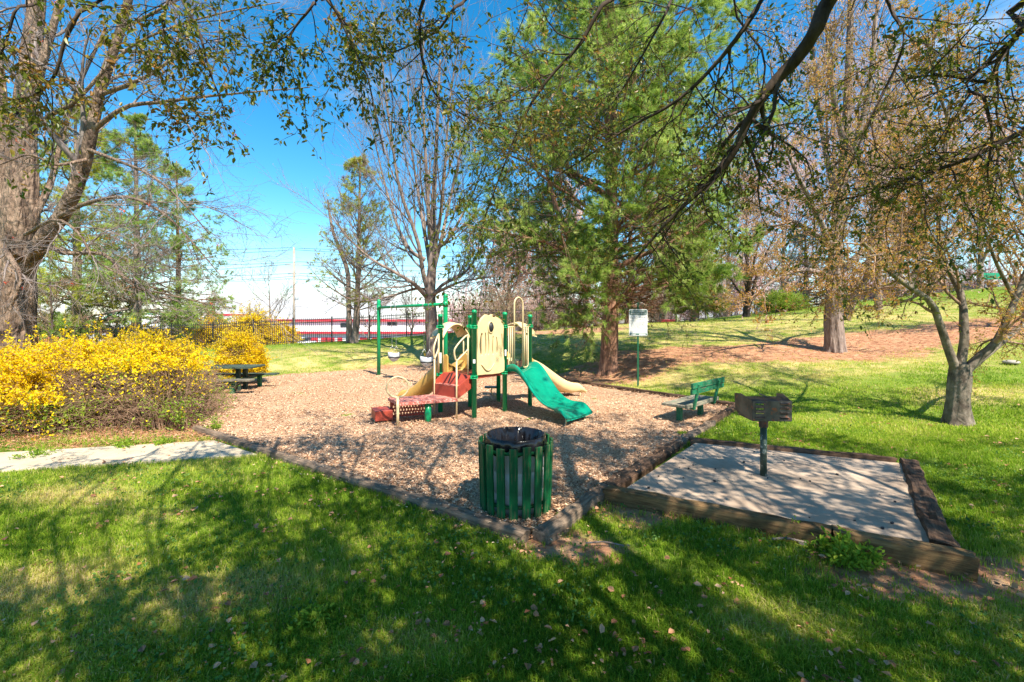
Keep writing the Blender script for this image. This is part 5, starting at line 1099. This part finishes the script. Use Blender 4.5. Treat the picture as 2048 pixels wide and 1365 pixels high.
H2 = spawn(Bh, 12, .25, 1, .28, (25, 75), 7, rng, .4, .005, 0, .2); H3 = spawn(H2, 12, .1, 1, .42, (25, 75), 4, rng, .6, .003, 0, .2)
k = (H3[0][:, :, 1].max(1) < 4.6) & ~((H3[0][:, :, 1].max(1) > .05) & ((H3[0][:, :, 2].min(1)-CAMH) < .74*H3[0][:, :, 1].max(1))); H3 = (H3[0][k], H3[1][k])
blobf = lambda p: np.sin(p[:, 0]*3.3+2*np.sin(p[:, 1]*1.3))*np.sin(p[:, 1]*3.9+1.5*np.sin(p[:, 0]*1.7+1))+.35*np.sin(p[:, 0]*8+p[:, 1]*3)*np.sin(p[:, 1]*9)
k = blobf(H3[0].mean(1)) > -.1; H3 = (H3[0][k], H3[1][k])
arr('branches', *join([tubes(*V2, 5), tubes(*V3, 4), tubes(*H2, 4), tubes(*H3, 3)]), None, M['bark_dark'], t, True)
pos, d = leafpos(V3, 9, .2, 1, rng, .016); p2, d2 = leafpos(V2, 9, .3, 1, rng, .016)
tip, dt = leafpos(Bv, 30, .7, 1, rng, .015)
P_ = np.concatenate([pos, p2, tip]); D_ = np.concatenate([d, d2, dt])
# leaves sit in small whorls
V, Q = leaves6(P_, D_, .044, rng, .5)
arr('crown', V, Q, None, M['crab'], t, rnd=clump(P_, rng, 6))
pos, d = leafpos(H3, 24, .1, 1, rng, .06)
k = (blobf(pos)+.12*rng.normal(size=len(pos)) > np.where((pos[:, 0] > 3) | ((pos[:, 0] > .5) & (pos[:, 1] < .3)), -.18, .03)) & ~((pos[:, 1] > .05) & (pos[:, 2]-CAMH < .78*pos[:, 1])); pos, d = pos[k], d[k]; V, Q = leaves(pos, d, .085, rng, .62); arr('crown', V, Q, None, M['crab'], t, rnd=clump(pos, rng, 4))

# ------------------------------------------------------------------ ground cover
rg = np.random.default_rng(21)
PADP = np.array([p[:2] for p in pad]); PADP = PADP.mean(0)+(PADP-PADP.mean(0))*1.03
PATHP = np.array([A0[:2], A1[:2], B1[:2], B0[:2]])
def lawn(n, y0, y1, power, rng, dens=1.0):
    Y = y0+(y1-y0)*rng.random(n)**power; X = rng.uniform(-1, 1, n)*(1.16*Y+.3)
    k = (poly_dist(X, Y, MUL) > .07) & (poly_dist(X, Y, PADP) > .06) & (poly_dist(X, Y, PATHP) > .02)
    X, Y = X[k], Y[k]; dm = dirtmask(X, Y); k = rng.random(len(X)) > dm*.93+.25*drymask(X, Y)*(rng.random(len(X)) < .4)
    return X[k], Y[k]
def blades(X, Y, per, h, wd, rng, seg2=True, spread=.02):
    n = len(X)*per; x = np.repeat(X, per)+rng.normal(0, spread, n); y = np.repeat(Y, per)+rng.normal(0, spread, n); z = hgt(X, Y); z = np.repeat(z, per)-.008
    lush = .5+.5*np.sin(x*2.1+np.sin(y*1.7)*1.5)*np.sin(y*2.6+np.sin(x*1.3)); hh = h*rng.uniform(.45, 1.25, n)*(.65+.6*lush); a = rng.uniform(0, 6.3, n); ln = rng.uniform(.2, 1.2, n)
    dx, dy = np.cos(a), np.sin(a); sx, sy = -dy, dx; W_ = wd*rng.uniform(.6, 1.3, n)
    b0 = np.stack([x, y, z], 1); side = np.stack([sx*W_, sy*W_, 0*x], 1)
    mid = b0+np.stack([dx*hh*ln*.22, dy*hh*ln*.22, hh*.6], 1); tip = b0+np.stack([dx*hh*ln*.8, dy*hh*ln*.8, hh*(1-.25*ln)], 1)
    pat = np.sin(x*.9+1.3*np.sin(y*.7))*np.sin(y*1.1+2)*.22+np.sin(x*3.7)*np.sin(y*4.1)*.11
    rv = np.clip(.36+pat+rng.normal(0, .17, n)+.32*np.repeat(drymask(X, Y), per)+(rng.random(n) < .05)*.5, 0, 1)
    if seg2:
        V = np.stack([b0-side/2, b0+side/2, mid+side*.4, mid-side*.4, tip], 1).reshape(-1, 3); o = np.arange(n)[:, None]*5
        return V, o+np.array([0, 1, 2, 3]), o+np.array([3, 2, 4]), np.repeat(rv, 5)
    V = np.stack([b0-side/2, b0+side/2, tip], 1).reshape(-1, 3); return V, None, np.arange(3*n).reshape(-1, 3), np.repeat(rv, 3)
Xg, Yg = lawn(62000, 2.0, 7.2, 1.5, rg); V, Q, T, rv = blades(Xg, Yg, 9, .055, .0045, rg)
tag(arr('grass', V, Q, T, M['grass'], rnd=rv), kind='stuff')
Xg, Yg = lawn(90000, 6.6, 33, 1.75, rg); V, Q, T, rv = blades(Xg, Yg, 6, .060, .014, rg, False, .06)
tag(arr('grass', V, Q, T, M['grass'], rnd=rv), kind='stuff')
# clover and low broad leaved weeds between the blades
n = 5200; Y = 2.0+6*rg.random(n)**1.4; X = rg.uniform(-1, 1, n)*(1.16*Y); cm = np.sin(X*1.7+2)*np.sin(Y*2.3+X) > .1; k = cm & (poly_dist(X, Y, MUL) > .05) & (poly_dist(X, Y, PADP) > .05) & (poly_dist(X, Y, PATHP) > .02); X, Y = X[k], Y[k]
X = np.repeat(X, 3)+rg.normal(0, .02, len(X)*3); Y = np.repeat(Y, 3)+rg.normal(0, .02, len(Y)*3); P_ = np.stack([X, Y, hgt(X, Y)+rg.uniform(.02, .045, len(X))], 1)
V, Q = leaves6(P_, nrm_(np.stack([rg.normal(size=len(X)), rg.normal(size=len(X)), 0*X+.2], 1)), .024, rg, .8, .1); tag(arr('clover', V, Q, None, M['clover'], rnd=np.repeat(rg.random(len(X)), 6)), kind='stuff')
# chips kicked out over the border
n = 1500; i_ = rg.integers(0, 2, n); tt = rg.random(n); e0 = np.where(i_[:, None] == 0, LFT+0*tt[:, None], RGT+0*tt[:, None]); p_ = NEAR+(e0-NEAR)*tt[:, None]+rg.normal(0, .16, (n, 2)); k = (poly_dist(p_[:, 0], p_[:, 1], PADP) > -.1); p_ = p_[k]; n = len(p_)
z_c = np.where(poly_dist(p_[:, 0], p_[:, 1], PADP) < .12, PZ+.02, .03)
onT = np.abs(poly_dist(p_[:, 0], p_[:, 1], MUL)) < .08; z_c = np.where(onT, np.maximum(z_c, .082), z_c)
L = rg.uniform(.006, .026, n); V, Q = rect_pieces(np.stack([p_[:, 0], p_[:, 1], z_c+rg.random(n)*.012], 1), rg.uniform(0, 6.3, n), L, L*.4, .2, rg); tag(arr('mulch_chips', V, Q, None, M['chips'], rnd=np.repeat(rg.random(n), 4)), kind='stuff')
# dead leaves and needles
n = 6500; Y = 2.1+9*rg.random(n)**1.3; X = rg.uniform(-1, 1, n)*(1.16*Y)
nc = 230; cy = 2.1+8*rg.random(nc)**1.3; cx = rg.uniform(-1, 1, nc)*1.16*cy; ci = rg.integers(0, nc, n); dr = rg.random(n) < .6
X = np.where(dr, cx[ci]+rg.normal(0, .07, n), X); Y = np.where(dr, cy[ci]+rg.normal(0, .05, n), Y); k = (poly_dist(X, Y, MUL) > .12) & (poly_dist(X, Y, PADP) > .1)
k2 = rg.random(n) < .42+.6*np.clip(dirtmask(X, Y), 0, 1); k &= k2; X, Y = X[k], Y[k]
P_ = np.stack([X, Y, hgt(X, Y)+rg.uniform(.02, .058, len(X))], 1); D_ = nrm_(np.stack([np.cos(X*99), np.sin(Y*77), .15*np.sin(X*31)], 1))
n = len(X); ax = D_; sd = nrm_(np.cross(ax, rg.normal(0, .35, (n, 3))+np.array([0, 0, 1.]))); up_ = np.cross(sd, ax); s = (.016+.04*rg.random(n)**2.2)[:, None]
V = np.stack([P_, P_+ax*s*.3+sd*s*.36+up_*s*.12, P_+ax*s*.7+sd*s*.28+up_*s*.15, P_+ax*s, P_+ax*s*.7-sd*s*.26+up_*s*.1, P_+ax*s*.3-sd*s*.34+up_*s*.22], 1).reshape(-1, 3)
b = np.arange(n)[:, None]*6; tag(arr('fallen_leaves', V, np.concatenate([b+np.array([0, 1, 2, 3]), b+np.array([0, 3, 4, 5])]), None, M['litter'], rnd=np.repeat(rg.random(n), 6)), kind='stuff')
n = 160000; Y = 5.2+15*rg.random(n); X = rg.uniform(-1, 1, n)*1.15*Y; k = (rg.random(n) < dirtmask(X, Y)*1.1) & (poly_dist(X, Y, MUL) > .05); X, Y = X[k], Y[k]; n = len(X)
L = rg.uniform(.05, .13, n); V, Q = rect_pieces(np.stack([X, Y, hgt(X, Y)+rg.uniform(0, .025, n)], 1), rg.uniform(0, 6.3, n), L, L*rg.uniform(.06, .16, n), .12, rg)
tag(arr('needle_litter', V, Q, None, M['needle_litter'], rnd=np.repeat(rg.random(n), 4)), kind='stuff')
# sticks and small things on the slab
for i, (pa, pb, r, lb, mt) in enumerate([((1545, 1086), (1612, 1091), .010, 'pale broken stick lying in the grass in front of the slab', 'twig_grey'), ((1172, 1094), (1248, 1097), .006, 'thin curved twig in the grass near the trash can', 'twig_grey')]):
    a, b_ = gp(*pa), gp(*pb); c = (a+b_)/2; t = thing('stick', lb, 'stick', c); MB().tube(smooth_path([a+(0, 0, .03), c+(0, .02, .035), b_+(0, 0, .02)], 10), r, 8).build('wood', M[mt], t)
b = MB(); 
n = 70; X = rg.uniform(1.2, 4.2, n); Y = rg.uniform(3.5, 6, n); ok = poly_dist(X, Y, PADP*1.0) < -.2; ok &= rg.random(n) < np.where((X < 2.9) & (Y > 4.6), 1, .45)
for x, y in zip(X[ok], Y[ok]):
    s = rg.uniform(.006, .016); b.box((x, y, PZ-.02+s*.5), (s*1.6, s, s), np.array(Matrix.Rotation(rg.uniform(0, 3), 3, 'Z') @ Matrix.Rotation(.5, 3, 'X')))
tag(b.build('charcoal_crumbs', M['black']), kind='stuff')

# ------------------------------------------------------------------ beyond the fence
def wall_building(name, label, x0, x1, Y, zb, zt, depth, mat, cat='building', group=None):
    t = thing(name, label, cat, ((x0+x1)/2, Y, zb), 0, group); return t
# storage building with red doors
Y = 104; x0, x1 = X_(478, Y), X_(905, Y); zb, zt = -3.6, CAMH-3/F*Y
t = thing('storage_building', 'long low white storage building with red trim and red roll-up doors', 'building', ((x0+x1)/2, Y, zb))
dv = CAMH-25/F*Y
MB().box(((x0+x1)/2, Y+8, (dv+zt)/2), (x1-x0, 16, zt-dv)).build('upper_wall', M['wallwhite'], t)
MB().box(((x0+x1)/2, Y+6, (zb+dv)/2), (x1-x0-.5, 16, dv-zb)).build('lower_wall', M['wallwhite'], t)
MB().box(((x0+x1)/2, Y+7.9, zt+.2), (x1-x0+.6, 17, .5)).build('roof_trim', M['wallred'], t)
MB().box(((x0+x1)/2, Y-2.1, dv-.02), (x1-x0+.2, 1.2, .5)).build('canopy', M['wallred'], t)
MB().box((X_(692, Y), Y-.06, CAMH-11/F*Y), (2.4, .15, .9)).build('dark_window', M['glass'], t)
MB().box((X_(785, Y), Y-.06, CAMH-8/F*Y), (2.2, .15, .7)).build('dark_window', M['glass'], t)
for px, wd in ((597, 1.6), (606, 1), (626, 2.3), (648, 1.3), (661, 1.9), (680, 1.1), (698, 1.1), (728, 1.8), (752, 1.8), (776, 1.8), (812, 1.7), (836, 1.9), (862, 1.4), (885, 1.6)):
    d_ = MB().box((X_(px, Y-2), Y-2.05, (zb+dv)/2-.55), (wd, .12, dv-zb-1.1)).build('roll_up_door', M['wallred'], t)
Y = 82; t = thing('storage_building', 'white storage block with a red roof edge seen above the far forsythia', 'building', (X_(452, Y), Y, -3))
MB().box((X_(452, Y), Y+4, -.3), (X_(484, Y)-X_(418, Y), 8, 5.6)).build('wall', M['wallwhite'], t)
MB().box((X_(438, Y), Y+4, 2.7), (4, 8.2, .35)).build('roof_trim', M['wallred'], t)
Y = 120; t = thing('storage_building', 'distant building with a red band behind the right swing post', 'building', (X_(950, Y), Y, -3))
MB().box((X_(950, Y), Y+5, -1), (X_(1000, Y)-X_(905, Y), 10, 4.6)).build('wall', M['wallwhite'], t)
MB().box((X_(950, Y), Y-.1, 0), (X_(1000, Y)-X_(905, Y), .3, .8)).build('band', M['wallred'], t)
# shops at left
Y = 78; x0, x1 = X_(-60, Y), X_(345, Y); zb = -3
t = thing('shop_building', 'strip of shops with white fascia, orange brick and green gable behind the left fence', 'building', ((x0+x1)/2, Y, zb))
Z = lambda py: CAMH-(py-VY)/F*Y
MB().box(((x0+x1)/2, Y+6, (Z(633)+Z(657))/2), (x1-x0, 14, Z(633)-Z(657))).build('fascia', M['wallwhite'], t)
MB().box(((x0+X_(132, Y))/2, Y+5, (Z(657)+zb)/2), (X_(132, Y)-x0, 10, Z(657)-zb)).build('brick_wall', M['brick'], t)
MB().box((X_(240, Y), Y+5, (Z(657)+zb)/2), (X_(345, Y)-X_(135, Y), 7, Z(657)-zb)).build('shop_front', M['glass'], t)
for px in (165, 182, 198, 213, 262, 285, 308, 330): MB().box((X_(px, Y), Y+.2, (Z(657)+zb)/2), (.5, .6, Z(657)-zb)).build('brick_column', M['brick'], t)
gx_, gw = X_(240, Y), X_(268, Y)-X_(240, Y)
MB().add([(gx_-gw, Y-1, Z(646)), (gx_+gw, Y-1, Z(646)), (gx_, Y-1, Z(629)), (gx_-gw, Y+12, Z(646)), (gx_+gw, Y+12, Z(646)), (gx_, Y+12, Z(629))], [(0, 1, 2), (5, 4, 3), (0, 3, 4, 1), (1, 4, 5, 2), (2, 5, 3, 0)]).build('gable', M['wallwhite'], t)
MB().add([(gx_-gw-.4, Y-1.4, Z(646)-.1), (gx_, Y-1.4, Z(629)+.1), (gx_, Y+12, Z(629)+.1), (gx_-gw-.4, Y+12, Z(646)-.1), (gx_-gw-.4, Y-1.4, Z(646)+.1), (gx_, Y-1.4, Z(629)+.3), (gx_, Y+12, Z(629)+.3), (gx_-gw-.4, Y+12, Z(646)+.1)], [(0, 1, 2, 3), (4, 7, 6, 5), (0, 4, 5, 1), (1, 5, 6, 2), (2, 6, 7, 3), (3, 7, 4, 0)]).build('gable_roof', M['greenroof'], t)
# parking lot
pk = MB(); pk.box((-48, 62, -1.9), (90, 22, .04)); 
def car(label, c, ang, L, H, wagon, mat, group):
    t = thing('parked_car', label, 'car', c, ang, group, True); h = L/2; wd = .88
    pr = [(-h, .32), (-h, .72), (-h*.93, .95), (-h*.86, H*.93), (-h*.75, H), (h*.1, H), (h*.38, H*.68), (h*.9, H*.56), (h, .62), (h, .32)] if wagon else [(-h, .35), (-h, .8), (-h*.6, .95), (-h*.42, H), (h*.15, H), (h*.4, H*.66), (h*.92, H*.55), (h, .6), (h, .35)]
    k = len(pr); V = [(x, -wd+(.16 if z > .95 else 0), z) for x, z in pr]+[(x, wd-(.16 if z > .95 else 0), z) for x, z in pr]
    MB().add(V, [tuple(range(k))[::-1], tuple(range(k, 2*k))]+[(i, (i+1) % k, (i+1) % k+k, i+k) for i in range(k)]).build('body', mat, t, .05)
    for s in (-1, 1):
        MB().box((-h*.05 if wagon else -h*.1, s*(wd-.09), H*.8), (L*(.62 if wagon else .42), .1, H*.24)).build('side_window', M['glass'], t, .02)
        MB().box((-h-.0, s*(wd-.2), .88), (.08, .22, .3)).build('tail_light', M['lampred'], t)
        for x in (-h*.62, h*.62):
            wh = MB(); wh.tube([(x, s*(wd-.18), .33), (x, s*(wd+.01), .33)], .33, 20).build('wheel', M['tyre'], t); MB().tube([(x, s*wd, .33), (x, s*(wd+.02), .33)], .19, 14).build('hub_cap', M['chain'], t)
    MB().box((-h*.92, 0, H*.78), (.08, 1.1, H*.22), np.array(Matrix.Rotation(R_(-14), 3, 'Y'))).build('rear_window', M['glass'], t)
    return t
gC = 'cars parked beyond the fence'
car('white estate car behind the fence beside the first pine trunk', (X_(168, 46), 46, hz(X_(168, 46), 46)+.12), R_(172), 4.5, 1.6, True, M['carwhite'], gC)
car('small white car by the storage building doors', (X_(603, 74), 74, -2.55), R_(10), 4.4, 1.5, True, M['carwhite'], gC)
car('pale parked car left of the picket fence forsythia', (X_(262, 62), 62, -1.75), R_(175), 4.5, 1.5, False, M['carwhite'], gC)
tag(pk.build('parking_lot', M['asphalt']), kind='structure')
# red skip, utility pole with wires, green road sign
def hz2(px, Y): return hz(X_(px, Y), Y)
Y = 40; c = np.array([X_(1331, Y), Y, CAMH-6/F*Y-.0]); t = thing('red_skip', 'bright red skip seen through the fence right of the sign', 'skip', (c[0], c[1], c[2]-.6))
MB().add([(c[0]-.68, Y-.5, c[2]-.28), (c[0]+.68, Y-.5, c[2]-.28), (c[0]+.68, Y+.5, c[2]-.28), (c[0]-.68, Y+.5, c[2]-.28), (c[0]-.76, Y-.6, c[2]+.27), (c[0]+.76, Y-.6, c[2]+.27), (c[0]+.76, Y+.6, c[2]+.27), (c[0]-.76, Y+.6, c[2]+.27)], [(3, 2, 1, 0), (0, 1, 5, 4), (1, 2, 6, 5), (2, 3, 7, 6), (3, 0, 4, 7), (4, 5, 6, 7)]).build('body', M['pinkred'], t)
b = MB().box((c[0], Y-.58, c[2]+.25), (1.56, .06, .06)); b.build('rim', M['pinkred'], t)
MB().box((c[0]-.2, Y-.58, c[2]-.08), (.7, .04, .1)).build('marking', M['white'], t)
Y = 62; c = np.array([X_(588, Y), Y, -2.2]); t = thing('utility_pole', 'tall pale utility pole rising above the storage building', 'utility pole', c)
MB().tube([c, (c[0], Y, CAMH+145/F*Y)], [.2, .13], 12).build('pole_shaft', M['pole'], t)
for py in (530, 548): MB().box((c[0], Y, CAMH+(VY-py)/F*Y), (2.4 if py == 530 else 1.6, .12, .12)).build('crossarm', M['pole'], t)
MB().lathe([(.22, 0), (.26, .05), (.26, .7), (.2, .8)], (c[0]+.35, Y, CAMH+(VY-600)/F*Y), 12).build('transformer', M['grey_plastic'], t)
Z2 = lambda py: CAMH+(VY-py)/F*Y
for i, (py, sag) in enumerate(((496, 1.0), (500, 1.4), (524, 1.2), (529, 1.6), (547, 1.1), (552, 1.5), (558, 1.2))):
    for s, xe in ((-1, -75), (1, 40)):
        a = np.array([c[0]+(i % 3-1)*.8, Y, Z2(py)]); e = np.array([xe, Y+(8 if s > 0 else -6), Z2(py)+(1 if s < 0 else 2)])
        pts = [a+(e-a)*s_+np.array([0, 0, -sag*4*s_*(1-s_)]) for s_ in np.linspace(0, 1, 16)]; MB().tube(pts, .028, 4).build('wire', M['iron'], t)
Y = 60; c = np.array([X_(1985, Y), Y, hz2(1985, Y)]); t = thing('road_sign', 'green road sign on twin posts above the crest at the far right', 'sign', c)
zc = CAMH+(VY-553)/F*Y
for s in (-.9, .9): MB().box((c[0]+s, Y, (c[2]+zc)/2), (.1, .1, zc-c[2]+.6)).build('post', M['chain'], t)
MB().box((c[0], Y-.1, zc), (2.7, .05, .85)).build('panel', M['signgreen'], t)
c = base(2022, 11.5, .03); rs = np.random.default_rng(1); t = MB()
V = []
t = thing('stone', 'flat grey stone lying on the slope at the right edge', 'stone', c); MB().lathe([(.10, -.03), (.17, 0), (.16, .04), (.09, .07)], c, 9).build('rock', M['stone'], t, .01)
for px, Y, z in ((1918, 15.5, 0), (1551, 26, 0)):
    c = base(px, Y); t = thing('stake', 'thin dark stake on the slope '+('right of the crabapple' if px > 1900 else 'left of the slope tree'), 'stake', c); MB().tube([c, c+np.array([.02, 0, 1.0])], .012, 6).build('rod', M['iron'], t)
